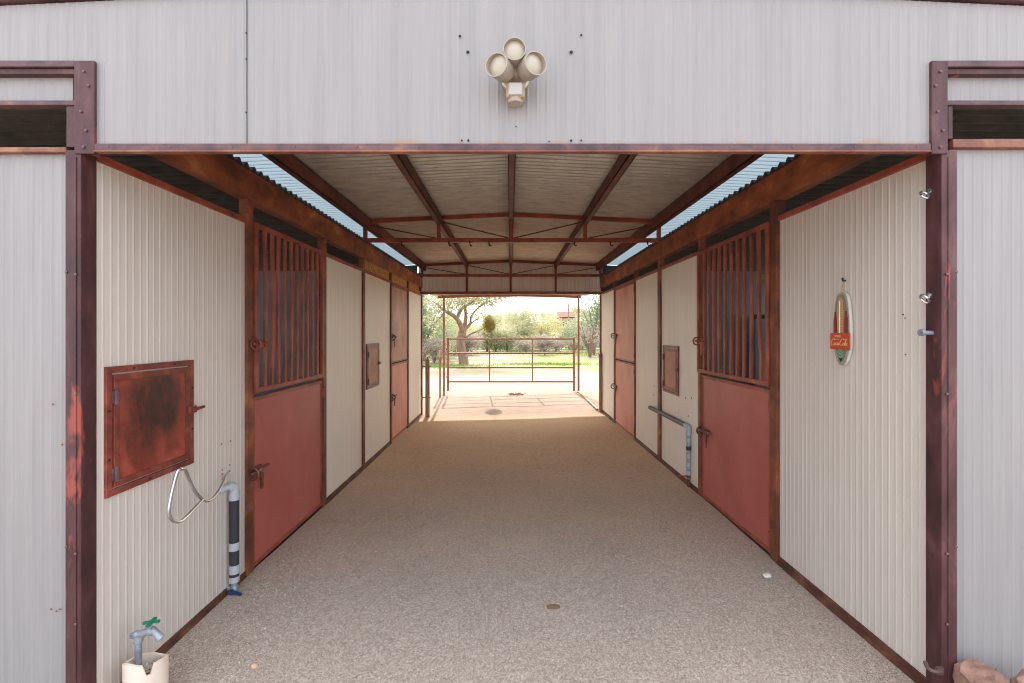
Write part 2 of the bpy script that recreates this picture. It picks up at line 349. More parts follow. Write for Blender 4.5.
# ------------------------------------------------------------------ roof
g = MB(); roof_sheet(g, -1.765, 1.80, YF-.02, YB+.1, roofz); struct(obj('ceiling', g, M['galv'], origin=(0,0,3)))
for s, i in ((-1,1),(1,2)):
    a, b = sorted((s*(1.76 if s < 0 else 1.795), s*2.55)); g = MB(); roof_sheet(g, a, b, YF-.02, YB+.1, lambda x: roofz(x)+.004); struct(obj('window_%d' % i, g, M['skypanel'], origin=(0,0,3)))
    a, b = sorted((s*2.5, s*5.75)); g = MB(); roof_sheet(g, a, b, YF-.02, YB+.1, roofz); struct(obj('roof_side', g, M['galv'], origin=(0,0,3)))
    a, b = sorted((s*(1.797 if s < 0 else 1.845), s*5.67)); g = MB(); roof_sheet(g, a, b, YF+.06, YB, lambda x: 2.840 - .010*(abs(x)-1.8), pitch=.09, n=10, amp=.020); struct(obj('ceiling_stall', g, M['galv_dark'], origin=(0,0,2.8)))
# rake flashing
for s, lab in ((-1,'left'),(1,'right')):
    g = MB(); g.prism([(0,YF-.02,roofz(0)-.012),(0,YF-.02,roofz(0)+.02),(s*5.75,YF-.02,roofz(5.75)+.02),(s*5.75,YF-.02,roofz(5.75)-.012)], (0,.05,0))
    tag(obj('rake_flashing', g, M['header']), f'rusty edge flashing along the {lab} slope of the front gable roof', 'roof edging')
# purlins
for x, lab in ((-1.76,'leftmost long rusty purlin under the roof beside the left skylight strip'), (-.885,'rusty purlin between the ridge and the left skylight purlin'),
               (.015,'rusty ridge purlin running down the middle of the ceiling'), (.935,'rusty purlin between the ridge and the right skylight purlin'), (1.80,'rightmost long rusty purlin under the roof beside the right skylight strip')):
    z = roofz(x) - .020; g = MB(); y0, y1 = YF+.03, YB
    e = 1 if x > .1 else -1; D_ = .135 if abs(x) > 1 else .11; g.box((x-.03, y0, z-D_), (x+.03, y1, z-D_+.006)); g.box((x-e*.03, y0, z-D_), (x-e*.024, y1, z)); g.box((x-.03, y0, z-.006), (x+.03, y1, z)); g.box((x+e*.024, y0, z-D_), (x+e*.03, y1, z-D_+.022))
    tag(obj('roof_purlin', g, M['purlin']), lab, 'purlin', 'steel purlins under the roof')
# trusses
def truss(y, lab, zb, ends):
    t = thing('roof_truss', lab, 'roof truss', (0, y, 2.8)); zt = lambda x: roofz(x) - .045
    for a, b in ((-1.9, 0), (0, 1.93)):
        g = MB(); g.bar((a, y+.04, zt(a)), (b, y+.04, zt(b)), .04, .05); obj('top_chord', g, M['rustred'], t)
    g = MB(); g.box((ends[0], y-.025, zb-.025), (ends[1], y+.025, zb+.025)); obj('bottom_chord', g, M['rustred'], t, bev=.003)
    for x in (-1.80, -.885, .015, .935, 1.85):
        g = MB(); g.box((x-.022, y-.02, zb+.025), (x+.022, y+.02, zt(x)-.07)); obj('strut', g, M['rustred'], t)
    for a, b in ((-1.74,-.93), (-.84,-.02), (.89,.05), (1.77,.98)):
        g = MB(); g.tube([(a, y, zt(a)-.06), (b, y, zb+.03)], .008, 6); obj('brace_rod', g, M['purlin'], t)
    return t
truss(5.66, 'rusty open web truss across the aisle halfway down the roof', 2.842, (XL-.02, XR+.02))
tr = truss(YB-.08, 'rusty open web truss against the back gable above the far opening', 2.868, (-1.86, 1.9))
for x in (-.885, .015, .935):
    g = MB(); g.box((x-.02, YB-.10, 2.53), (x+.02, YB-.06, 2.843)); obj('strut', g, M['purlin'], tr)
# back header
g = MB(); g.box((-1.9, YB-.12, 2.485), (1.93, YB+.04, 2.535)); tag(obj('header_beam', g, M['flange'], bev=.004), 'rusty header above the far aisle opening below the back gable', 'header beam')
# black hooks on the truss
ordw = ['leftmost','second','third','fourth','fifth','sixth','rightmost']
for i, px in enumerate((402,449,470,489,574,610,647)):
    x = (px-510)/F*5.64; g = MB()
    g.tube([(x,5.655,2.825),(x,5.62,2.82),(x,5.615,2.79),(x+.012,5.615,2.765),(x+.03,5.615,2.772)], .008, 6)
    tag(obj('hanging_hook', g, M['blackmetal']), ('%s small black hook under the middle truss' if i in (0,6) else '%s small black hook from the left under the middle truss') % ordw[i], 'hook', 'hooks on the middle truss')
# side girders above the stall fronts
for s, lab in ((-1,'left'),(1,'right')):
    x = sx(s); x0 = x + s*.0; ya, yb = YF+.06, YB-.05; g = MB()
    f = lambda o: x - s*o
    g.box((f(.035), ya, 2.622), (f(.028), yb, 2.815)); g.box((f(.035), ya, 2.615), (f(-.045), yb, 2.624)); g.box((f(.035), ya, 2.808), (f(-.045), yb, 2.817))
    tag(obj('side_girder', g, M['girder'], bev=.002), f'deep rusty channel girder running above the {lab} row of stalls', 'girder')
# top rails over panels
for s, nm in ((-1,'trim_1'),(1,'trim_2')):
    w = sroot(nm, (sx(s), YF, 2.4)); f = lambda o: sx(s) - s*o
    zr = 2.450 if s < 0 else 2.470
    for a, b in segs[s]:
        g = MB(); g.box((f(.016), a+.01, zr), (f(-.03), b, zr+.035)); obj('top_rail', g, M['rustred'], w, bev=.003)
    dy = ((3.25,4.40),(7.02,8.10)) if s < 0 else ((3.28,4.43),(6.82,8.10))
    for i, (a, b) in enumerate(dy):
        if i == 1:
            g = MB(); g.box((f(.016), a, zr), (f(-.03), b, zr+.035)); obj('top_rail', g, M['rustred'], w, bev=.003)
# infill boards left
for a, b, lab in ((5.72,6.92,'golden strand board above the wall panel with the small hatch on the left'), (7.02,8.10,'golden strand board above the far left split door'), (8.18,9.30,'golden strand board at the far end above the last left panel')):
    g = MB(); g.box((XL-.005, a, 2.487), (XL-.02, b, 2.615)); tag(obj('infill_board', g, M['osb']), lab, 'board', 'strand boards above the left stalls')
# ------------------------------------------------------------------ posts
def aisle_post(s, y0, y1, lab, top=2.615, name='steel_post'):
    g = MB(); x = sx(s); z0 = gz(x) - .03
    g.box((x - s*.022, y0, z0), (x + s*.04, y1, top))
    return tag(obj(name, g, M['rust'], bev=.004), lab, 'post', 'steel posts along the stall fronts')
aisle_post(-1, 3.14, 3.215, 'rusty post between the wall with the big hatch and the barred left gate')
aisle_post(-1, 4.42, 4.495, 'rusty post on the far side of the barred left gate')
aisle_post(-1, 5.62, 5.695, 'rusty post under the middle truss on the left', 2.80)
aisle_post(-1, 6.94, 7.005, 'rusty post on the near side of the far left split door')
aisle_post(-1, 8.105, 8.17, 'rusty post on the far side of the far left split door')
aisle_post(1, 3.175, 3.255, 'rusty post between the wall with the sign and the barred right gate')
aisle_post(1, 4.445, 4.50, 'rusty post on the far side of the barred right gate')
aisle_post(1, 5.645, 5.735, 'rusty post under the middle truss on the right beside the small hatch', 2.80)
aisle_post(1, 6.80, 6.815, 'thin rusty jamb on the near side of the far right split door')
aisle_post(1, 8.10, 8.16, 'rusty post on the far side of the far right split door')
for s, lab in ((-1,'left'),(1,'right')):
    g = MB(); x = sx(s); g.box((x - s*.025, YB-.05, gz(x)-.03), (x + s*.07, YB+.03, 2.48))
    tag(obj('steel_post', g, M['rust'], bev=.004), f'rusty corner post at the far end of the {lab} stall row', 'post', 'steel posts along the stall fronts')
    g = MB(); g.box((x - s*.03, YB-.20, 2.545), (x + s*.03, YB-.11, 2.90)); tag(obj('corner_gusset', g, M['rust'], bev=.004), f'short rusty upright plate at the back end of the {lab} girder', 'steel plate')
# front corner posts
for s, lab in ((-1,'left'),(1,'right')):
    x0 = (83-510)/F*YF if s < 0 else (939.5-510)/F*YF     # aisle side arris
    x1 = x0 + s*.067; z0 = gz(x0) - .05
    t = thing('corner_post', f'tall maroon rusty corner post at the {lab} of the front entrance', 'post', (x0, YF, z0), 'front corner posts')
    g = MB(); g.box((x0, YF-.01, z0), (x1, YF+.066, 2.47)); obj('post', g, M['post'], t, bev=.003)
    g = MB(); xm = (x0+x1)/2 + s*.004; g.box((xm - .012, YF-.014, z0), (xm + .020, YF-.009, 2.44)); obj('cover_strip', g, M['post'], t, bev=.0015)
    xa, xb = ((77.5-510)/F*YF, (97.5-510)/F*YF) if s < 0 else ((944.5-510)/F*YF, (928.5-510)/F*YF)
    g = MB(); g.box((xa, YF-.016, 2.452), (xb, YF-.002, 2.849)); obj('head_plate', g, M['post'], t, bev=.003)
    pts = [((xa*.5+xb*.5 + dx, YF-.018, z), (0,-1,0), .006) for dx, z in ((0,2.80),(-s*.02,2.74),(.01,2.55),(-.012,2.63),(0,2.48))]
    pts += [((x0 + s*.02, YF-.012, z), (0,-1,0), .006) for z in (1.94,.75,1.43,.45)] + [((x1 - s*.008, YF-.012, z), (0,-1,0), .006) for z in (1.95,.78)]
    for p, ax, r in pts:
        h = MB(); h.lathe([(r,0),(r,.003),(r*.5,.005)], p, ax, 8); obj('bolt', h, M['bolt'], t)
# header channel across the entrance
xa, xb = (97-510)/F*YF, (928-510)/F*YF
t = thing('entrance_header', 'long rusty channel across the top of the front entrance below the gable', 'header beam', ((xa+xb)/2, YF, 2.455))
g = MB(); g.box((xa, YF-.014, 2.468), (xb, YF-.004, 2.497)); obj('front_lip', g, M['header'], t, bev=.002)
g = MB(); g.box((xa, YF-.018, 2.460), (xb, YF+.012, 2.4675)); obj('lower_flange', g, M['flange'], t, bev=.002)
for i in range(14):
    x = xa + .06 + (xb-xa-.12)*i/13; h = MB(); h.lathe([(.004,0),(.003,.003)], (x, YF-.014, 2.483), (0,-1,0), 6); obj('screw', h, M['bolt'], t)
# vent rails at both sides
for s, lab in ((-1,'left'),(1,'right')):
    a = (67 if s < 0 else 952); xi = (a-510)/F*YF; xo = s*5.6; xp = ((77-510) if s < 0 else (945-510))/F*YF
    t = thing('vent_frame', f'rusty rails framing the dark vent slot on the {lab} front wall', 'vent frame', (s*3.5, YF, 2.45))
    g = MB(); g.box((xp, YF-.012, 2.825), (xo, YF+.03, 2.852)); obj('upper_rail', g, M['header'], t, bev=.003)
    g = MB(); g.box((xp, YF+.0, 2.80), (xo, YF+.03, 2.823)); obj('lower_lip', g, M['post'], t, bev=.002)
    g = MB(); g.box((xp, YF-.01, 2.662), (xo, YF+.03, 2.683)); obj('middle_rail', g, M['header'], t, bev=.003)
    zs = (2.463, 2.485) if s < 0 else (2.483, 2.520)
    g = MB(); g.box((xi, YF-.006, zs[0]), (xo, YF+.03, zs[1])); obj('sill_rail', g, M['flange'], t, bev=.003)
    g = MB(); g.box((xi, YF-.004, zs[1]), (xi + (-s)*(.040 if s < 0 else .02), YF+.03, 2.662)); obj('side_rail', g, M['post'], t, bev=.003)

# ------------------------------------------------------------------ doors, gates, hatches
class W:           # wall frame: u = depth, z, o = distance out from the panel face
    def __init__(s, side): s.s = side; s.x = sx(side)
    def p(s, u, z, o): return (s.x - s.s*o, u, z)
    def box(s, mb, u0, u1, z0, z1, o0, o1): mb.box(s.p(u0, z0, o0), s.p(u1, z1, o1))
def latch(parent, w, u, z, o, dirn, mat, sc=1.0):
    """slide bolt: base plate, barrel with bolt, a keeper ring and a hanging hasp; dirn = the way the handle points along the wall"""
    g = MB(); w.box(g, u - .045*sc, u + .045*sc, z - .03*sc, z + .03*sc, o, o + .008); L = obj('latch', g, mat, parent, bev=.002)
    g = MB(); g.tube([w.p(u - dirn*.085*sc, z+.004, o+.022), w.p(u + dirn*.10*sc, z+.012, o+.022)], .010*sc, 8); obj('bolt', g, mat, L, smooth=True)
    g = MB(); n = 12
    g.tube([w.p(u - dirn*.065*sc, z + .032*sc*math.sin(2*PI*i/n), o + .022 + .030*sc*math.cos(2*PI*i/n)) for i in range(n)], .007*sc, 6, closed=True); obj('keeper_ring', g, mat, L, smooth=True)
    g = MB(); g.prism([w.p(u+dirn*.012*sc, z-.02*sc, o+.016), w.p(u+dirn*.045*sc, z-.02*sc, o+.016), w.p(u+dirn*.036*sc, z-.115*sc, o+.016), w.p(u+dirn*.018*sc, z-.115*sc, o+.016)], (-w.s*.010,0,0)); obj('hasp', g, mat, L)
    return L
def hinges(parent, w, u, zs, o, mat):
    for z in zs:
        g = MB(); g.tube([w.p(u, z-.04, o), w.p(u, z+.04, o)], .012, 8); obj('hinge', g, mat, parent, smooth=True)
def solid_door(s, u0, u1, z0, z1, lab, mat, framemat, latch_u, latch_z, hinge_u, dirn, zl=None, lmat=None, name='stall_door', cat='stall door', lsc=1.0):
    w = W(s); t = thing(name, lab, cat, w.p((u0+u1)/2, z0, 0))
    g = MB(); w.box(g, u0+.012, u1-.012, z0+.012, z1-.012, -.02, .006); obj('panel', g, mat, t)
    e = .028
    for a in ((u0, u1, z1-e, z1), (u0, u1, z0, z0+e), (u0, u0+e, z0+e, z1-e), (u1-e, u1, z0+e, z1-e)):
        g = MB(); w.box(g, *a, -.02, .012); obj('edge_frame', g, framemat, t, bev=.003)
    latch(t, w, latch_u, latch_z, .012, dirn, lmat or M['iron'], lsc)
    hinges(t, w, hinge_u, (z0+.12, z1-.12), .014, framemat)
    return t
def barred_gate(s, u0, u1, z0, z1, lab, latch_u, latch_z, hinge_u, dirn, nb=10, bend=0, lean=(0,0)):
    w = W(s); t = thing('barred_gate', lab, 'stall gate', w.p((u0+u1)/2, z0, 0)); e = .035; o0, o1 = .008, .034
    for nm, a in (('frame_rail',(u0,u1,z1-e,z1)), ('frame_rail',(u0,u1,z0,z0+e)), ('frame_stile',(u0,u0+e,z0+e,z1-e)), ('frame_stile',(u1-e,u1,z0+e,z1-e))):
        g = MB(); w.box(g, *a, o0, o1); obj(nm, g, M['rustred'], t, bev=.003)
    R2 = random.Random(3 + s)
    for i in range(nb):
        u = u0 + e + (u1-u0-2*e)*(i+1)/(nb+1); b1 = R2.uniform(-.012,.012) + 0 ; hw = .0145; n = 12
        ctr = [(u + b1*math.sin(PI*k/n) + (-.035*max(0, min(1, (6-k)/4))**1.5 if bend and i == 0 else 0), z0+e + (z1-z0-2*e)*k/n) for k in range(n+1)]
        g = MB(); vs = []
        for (uu, z) in ctr:
            vs += [w.p(uu-hw, z, o0+.004), w.p(uu+hw, z, o0+.004), w.p(uu+hw, z, o1-.004), w.p(uu-hw, z, o1-.004)]
        fs = [(4*k+j, 4*k+(j+1)%4, 4*k+4+(j+1)%4, 4*k+4+j) for k in range(n) for j in range(4)] + [(3,2,1,0), (4*n,4*n+1,4*n+2,4*n+3)]
        g.add(vs, fs); obj('bar', g, M['rustred'], t)
    latch(t, w, latch_u, latch_z, o1, dirn, M['rustred'], 1.15)
    hinges(t, w, hinge_u, (z0+.18, z1-.12), .03, M['rustred'])
    return t
# near left
barred_gate(-1, 3.225, 4.41, 1.262, 2.478, 'rusty barred upper gate of the near stall on the left wall', 3.26, 1.61, 4.41, 1)
solid_door(-1, 3.222, 4.415, .022, 1.232, 'solid red lower door under the barred gate on the left', M['door'], M['rustred'], 3.27, .70, 4.41, 1, lsc=1.2)
# near right
barred_gate(1, 3.262, 4.50, 1.305, 2.488, 'rusty barred upper gate with bent bars on the right wall near the sign', 4.37, 1.61, 3.265, -1, 10, 1)
solid_door(1, 3.262, 4.44, .105, 1.283, 'solid red lower door under the barred gate on the right', M['door'], M['rustred'], 4.33, .745, 3.265, -1, lsc=1.2)
# far left / far right
solid_door(-1, 7.01, 8.10, 1.222, 2.445, 'scuffed brown upper leaf of the far left split door', M['fardoor_brown'], M['rustred'], 7.07, 1.62, 8.09, 1, lsc=1.3)
solid_door(-1, 7.01, 8.10, .03, 1.205, 'pale pink-red lower leaf of the far left split door', M['fardoor'], M['rustred'], 7.07, .70, 8.09, 1, lsc=1.3)
solid_door(1, 6.82, 8.095, 1.235, 2.465, 'pale red-brown upper leaf of the far right split door', M['fardoor'], M['rustred'], 8.05, 1.64, 6.825, -1, lsc=1.3)
solid_door(1, 6.82, 8.095, .11, 1.218, 'pale pink-red lower leaf of the far right split door', M['fardoor'], M['rustred'], 8.05, .74, 6.825, -1, lsc=1.3)
# dark strips under the near doors
for s, a, b in ((-1,3.22,4.42),(1,3.26,4.44)):
    g = MB(); x = sx(s); g.box((x+s*.02, a, gz(x)-.03), (x-s*.012, b, gz(x)+.012)); tag(obj('door_sill', g, M['blackmetal']), f"dark threshold strip under the {'left' if s<0 else 'right'} red lower door", 'threshold')
def hatch(s, u0, u1, z0, z1, lab, mat, fmat, latch_u, hinge_u, lout):
    w = W(s); t = thing('feed_hatch', lab, 'feed hatch', w.p((u0+u1)/2, z0, 0)); e = .03
    for a in ((u0,u1,z1-e,z1), (u0,u1,z0,z0+e), (u0,u0+e,z0+e,z1-e), (u1-e,u1,z0+e,z1-e)):
        g = MB(); w.box(g, *a, 0, .014); obj('frame', g, fmat, t, bev=.002)
    i = e + .008
    g = MB(); w.box(g, u0+i, u1-i, z0+i, z1-i, .002, .012); D = obj('door', g, mat, t)
    r = .03
    for a in ((u0+i,u1-i,z1-i-r,z1-i), (u0+i,u1-i,z0+i,z0+i+r), (u0+i,u0+i+r,z0+i+r,z1-i-r), (u1-i-r,u1-i,z0+i+r,z1-i-r)):
        g = MB(); w.box(g, *a, .010, .017); obj('door_rim', g, fmat if mat is M['smallhatch'] else M['hatchframe'], D, bev=.002)
    zm = (z0+z1)/2 + .015; d = 1 if latch_u > hinge_u else -1
    g = MB(); w.box(g, latch_u-.035, latch_u+.025, zm-.02, zm+.02, .017, .03); g2 = obj('latch', g, M['rustred'], t, bev=.003)
    g = MB(); g.tube([w.p(latch_u-d*.03, zm, .03), w.p(latch_u+d*.02, zm, .034), w.p(latch_u+d*.02+.0, zm, .034), w.p(latch_u+d*lout, zm+.004, .034)], .009, 8); obj('latch_bar', g, M['rustred'], g2)
    for z in (z0+.10, z1-.14):
        g = MB(); w.box(g, hinge_u-.016, hinge_u+.02, z-.028, z+.028, .013, .02); g.tube([w.p(hinge_u, z-.035, .022), w.p(hinge_u, z+.035, .022)], .009, 8); obj('hinge', g, M['header'], t)
    for u, z in ((u0+.15,z1-.015),(u1-.15,z1-.015),(u0+.25,z0+.015),(u1-.012,z0+.2),(u0+.014,z0+.17),(u0+.014,z1-.2),(u1-.012,z1-.16)):
        h = MB(); h.lathe([(.006,0),(.004,.004)], w.p(u, z, .014), (-s,0,0), 6); obj('screw', h, M['blackmetal'], t)
    return t
hatch(-1, 2.052, 2.62, .942, 1.536, 'big scorched red feed hatch on the left wall by the entrance', M['hatch'], M['hatchframe'], 2.60, 2.095, .075)
hatch(-1, 5.785, 6.34, .966, 1.552, 'small brown feed hatch in the far part of the left wall', M['smallhatch'], M['hatchframe'], 6.31, 5.83, .03)
hatch(1, 5.055, 5.56, .985, 1.543, 'small brown feed hatch on the right wall above the pipe', M['smallhatch'], M['hatchframe'], 5.075, 5.52, .035)
# screw marks on panels
wl, wr = W(-1), W(1)
holes(walls[-1], [(wl.p(dl(px), zz(py, dl(px)), .004), (1,0,0), .006) for px,py in ((221,444),(230,441),(221.5,470),(221.5,474),(229,465),(229,471),(222,479))], M['rustdot'])
holes(walls[1], [(wr.p(dr(px), zz(py, dr(px)), .004), (-1,0,0), r) for px,py,r in ((904,314.5,.004),(906,318,.003),(906.5,354.5,.003),(663,387,.009),(655,386,.009),(654,395,.009),(686,398,.009),(692,398,.009),(689,416,.008))], M['dot'])

# ------------------------------------------------------------------ small things on the left wall
def bez(pts, n=6):
    out = []; P = [Vector(p) for p in pts]
    for i in range(len(P)-1):
        a, b, c, d = P[max(i-1,0)], P[i], P[i+1], P[min(i+2,len(P)-1)]
        for k in range(n):
            t = k/n; out.append(.5*((2*b) + (c-a)*t + (2*a-5*b+4*c-d)*t*t + (3*b-a-3*c+d)*t**3))
    return out + [P[-1]]
def lp(px, py, o):
    d = F*(-XL - o)/(510-px); return (XL + o, d, zz(py, d))
t = thing('saddle_rack', 'chrome bent-bar saddle rack looping out of the left wall', 'saddle rack', (XL, 2.75, .5))
g = MB(); g.tube([lp(228.5,470,-.02)] + bez([lp(226,476,.02), lp(219,490,.08), lp(212,499,.11), lp(206,501,.12), lp(201,498.5,.13), lp(194,490,.14), lp(189,479,.15), lp(185.5,471,.16), lp(181.5,469,.17), lp(177.5,472,.17), lp(172.5,490,.17), lp(169,509,.17), lp(170,517,.17), lp(175,521.5,.17), lp(181,521,.165), lp(190,513,.15), lp(202.5,499.5,.13)], 5), .0085, 8)
obj('loop', g, M['chrome'], t, smooth=True)
# insulated pipe, left
px_, py_ = XL + .045, 2.95; zf = gz(px_)
t = thing('water_pipe', 'black foam-wrapped water riser with tape bands and blue valve on the left', 'water pipe', (px_, py_, zf))
g = MB(); g.tube([(px_,py_,zf+.10),(px_,py_,.655)], .029, 14); obj('foam_sleeve', g, M['black'], t, smooth=True)
for z0, z1 in ((.285,.335),(.135,.19),(.08,.115),(.61,.66)):
    g = MB(); g.tube([(px_,py_,z0),(px_,py_,z1)], .0315, 14); obj('tape_band', g, M['tape'], t, smooth=True)
g = MB(); g.tube(bez([(px_,py_,.655),(px_,py_,.685),(px_-.01,py_-.02,.70),(px_-.03,py_-.05,.70),(XL+.0,py_-.085,.685)], 5), [.028]*12 + [.02]*9, 12); obj('taped_elbow', g, M['tape'], t, smooth=True)
g = MB(); g.lathe([(.02,0),(.026,.01),(.026,.05),(.018,.06),(.018,.10)], (px_,py_,zf-.005), (0,0,1), 12); g.lathe([(.016,0),(.016,.05)], (px_-.06,py_,zf+.035), (1,0,0), 10); V = obj('valve', g, M['zinc'], t, smooth=True)
g = MB(); g.bar((px_,py_-.03,zf+.03), (px_+.075,py_-.05,zf+.022), .018, .010); g.lathe([(.014,0),(.014,.03)], (px_,py_-.045,zf+.03), (0,1,0), 8); obj('handle', g, M['bluepl'], V)
# standpipe with hose faucet
sx0, sy0 = -1.676, 2.095; zf = gz(sx0)
g = MB(); n = 36; ro, ri = .084, .073; rim = lambda a: .188 - .027*math.sin(a) + .006*math.sin(3*a+1) - (.045 if -.95 < ((a+PI) % (2*PI)) - PI < -.55 else 0)
vs = []
for j in range(n):
    a = 2*PI*j/n; c, s_ = math.cos(a), math.sin(a); h = rim(a)
    vs += [(sx0+ro*c, sy0+ro*s_, zf-.03), (sx0+ro*c, sy0+ro*s_, h), (sx0+ri*c, sy0+ri*s_, h), (sx0+ri*c, sy0+ri*s_, zf-.03)]
g.add(vs, [(4*j+k, 4*((j+1)%n)+k, 4*((j+1)%n)+k+1, 4*j+k+1) for j in range(n) for k in range(3)])
sl = tag(obj('sleeve_pipe', g, M['pvc'], smooth=True), 'broken cream plastic sleeve pipe around the faucet riser at lower left', 'pipe sleeve')
g = MB()
R3 = random.Random(5)
for i in range(26):
    a, r = R3.uniform(0,2*PI), R3.uniform(.0,.058); c = Vector((sx0+r*math.cos(a), sy0+r*math.sin(a), .140+R3.uniform(-.01,.012))); k = R3.uniform(.012,.022)
    vs = [c + Vector(v)*k*R3.uniform(.7,1.1) for v in ((1,0,0),(-1,0,0),(0,1,0),(0,-1,0),(0,0,.8),(0,0,-.8))]
    g.add(vs, [(0,2,4),(2,1,4),(1,3,4),(3,0,4),(2,0,5),(1,2,5),(3,1,5),(0,3,5)])
tag(obj('rubble', g, M['pebble']), 'grey rubble filling the broken sleeve pipe', 'rubble', kind='stuff')
fx, fy = -1.715, 2.10
t = thing('hose_faucet', 'galvanised hose faucet with green handle on a short riser', 'faucet', (fx, fy, .10))
g = MB(); g.lathe([(.0135,0),(.0135,.16),(.019,.165),(.019,.195)], (fx, fy, .10), (0,0,1), 12); obj('riser', g, M['zinc'], t, smooth=True)
g = MB(); g.tube(bez([(fx-.03,fy,.292),(fx-.012,fy,.300),(fx,fy,.30),(fx+.025,fy,.305),(fx+.05,fy,.315),(fx+.075,fy,.31),(fx+.10,fy,.285)], 4), [.014]*4+[.017]*4+[.015]*4+[.017]*4+[.019]*4+[.016]*5, 12)
g.lathe([(.017,0),(.017,.018)], (fx+.092,fy,.292), (.75,0,-.66), 12); B = obj('body', g, M['zinc'], t, smooth=True)
g = MB(); g.lathe([(.013,0),(.013,.012),(.006,.014),(.006,.035)], (fx+.055,fy,.318), (.12,0,1), 10); obj('bonnet', g, M['zinc'], t, smooth=True)
g = MB(); c = Vector((fx+.06,fy,.356))
for k in range(4):
    a = k*PI/2 + .2; g.bar(c, c + Vector((math.cos(a),math.sin(a),0))*.026, .014, .008); g.lathe([(.0095,0),(.0095,.008)], c + Vector((math.cos(a)*.026,math.sin(a)*.026,-.0045)), (0,0,1), 8)
g.lathe([(.010,0),(.010,.014)], c - Vector((0,0,.006)), (0,0,1), 8); obj('handle', g, M['greenpl'], t)
# ------------------------------------------------------------------ small things on the right wall
ox = XR - .026; zf = gz(XR)
t = thing('water_pipe', 'grey pipe along the right wall turning down to a red valve', 'water pipe', (ox, 4.725, zf))
g = MB(); g.tube([(ox,6.03,.705),(ox,4.77,.715)], .026, 12); obj('foam_sleeve', g, mottled('grey_foam', [(.3,lin(70,70,76)),(.7,lin(120,120,126))], 20), t, smooth=True)
g = MB(); g.tube(bez([(ox,4.80,.715),(ox,4.74,.713),(ox,4.725,.69),(ox,4.725,.63)], 4), .028, 12); obj('elbow', g, M['tape'], t, smooth=True)
g = MB(); g.tube([(ox,4.725,.64),(ox,4.725,zf+.09)], .021, 12); P_ = obj('riser', g, M['zinc'], t, smooth=True)
for i in range(5):
    z = .60 - i*.085; g = MB(); g.tube([(ox,4.725,z),(ox,4.725,z-.04)], .0255, 12); obj('tape_band', g, M['tape'] if i != 1 else M['black'], t, smooth=True)
g = MB(); g.tube([(ox,4.725,zf-.01),(ox,4.725,zf+.10)], .017, 10); g.lathe([(.02,0),(.024,.02),(.02,.04)], (ox,4.725,zf+.09), (0,0,1), 10); V = obj('valve', g, M['iron'], t, smooth=True)
g = MB(); g.bar((ox,4.725,zf+.115), (ox-.10,4.74,zf+.105), .02, .012); obj('handle', g, M['redpl'], V)
# thermometer sign
def tp(u, z, o): return (XR - o, 2.545 - u, z)       # u grows to the viewer's right
t = thing('thermometer_sign', 'old bottle-print thermometer sign with red plaque hanging on the right wall', 'thermometer sign', (XR, 2.545, 1.51))
out = [(-.012,.410),(.012,.410),(.030,.398),(.042,.375),(.050,.335),(.056,.28),(.060,.22),(.060,.10),(.050,.065),(.034,.025),(.016,.004),(0,0)]
half = out[1:]; poly = half + [(-u, z) for u, z in reversed(half[:-1])]
zb = 1.508
g = MB(); g.prism([tp(u, zb+z, 0.008) for u, z in poly], (-.016,0,0)); obj('back_case', g, plain('sign_white_edge', lin(222,218,206), .5), t)
g = MB(); g.prism([tp(u, zb+z, .024) for u, z in poly], (-.003,0,0)); obj('rim_plate', g, mottled('sign_silver', [(.3,lin(132,128,112)),(.7,lin(176,172,156))], 30, rough=.4), t)
g = MB(); g.prism([tp(u*.78, zb+.02+z*.915, .027) for u, z in poly], (-.002,0,0)); obj('face_plate', g, plain('sign_grey', lin(128,124,112), .5), t)
g = MB(); col = [(-.020,.155),(.020,.155),(.024,.30),(.018,.365),(0,.385),(-.018,.365),(-.024,.30)]
g.prism([tp(u-.004, zb+z, .029) for u, z in col], (-.002,0,0)); obj('scale_plate', g, plain('sign_tan', lin(206,160,108), .5), t)
g = MB(); g.tube([tp(-.004, zb+.18, .034), tp(-.004, zb+.36, .034)], .0028, 6); obj('glass_tube', g, plain('tube_cream', lin(232,226,206), .2), t)
g = MB()
for i in range(12): g.bar(tp(.003, zb+.185+i*.0145, .0315), tp(.013 if i % 3 else .017, zb+.185+i*.0145, .0315), .002, .002)
obj('scale_marks', g, plain('mark_brown', lin(90,60,40), .5), t)
for sg in (-1, 1):
    b = [(-.009,.125),(.009,.125),(.010,.19),(.009,.215),(.004,.235),(.0035,.258),(-.0035,.258),(-.004,.235),(-.009,.215),(-.010,.19)]
    g = MB(); g.prism([tp(u*1.15+sg*.042, zb+z+.045, .030) for u, z in b], (-.003,0,0)); obj('printed_bottle', g, plain('bottle_red', lin(140,30,30), .35), t)
for z0, sc in ((.125,1.0),(.040,1.0)):
    g = MB()
    for k in range(3):
        z = z0 + k*.018
        g.prism([tp(-.022*sc, zb+z+.016, .030), tp(0, zb+z, .030), tp(.022*sc, zb+z+.016, .030), tp(.022*sc, zb+z+.025, .030), tp(0, zb+z+.010, .030), tp(-.022*sc, zb+z+.025, .030)], (-.002,0,0))
    obj('green_chevrons', g, plain('sign_green', lin(110,180,130), .5), t)
g = MB(); g.prism([tp(-.012, zb+.038, .0295), tp(0, zb+.022, .0295), tp(.012, zb+.038, .0295), tp(0, zb+.048, .0295)], (-.002,0,0)); obj('black_tip', g, M['blackmetal'], t)
g = MB(); a = [(-.074,.092),(-.070,.088),(.070,.088),(.074,.092),(.074,.176),(.070,.180),(-.070,.180),(-.074,.176)]
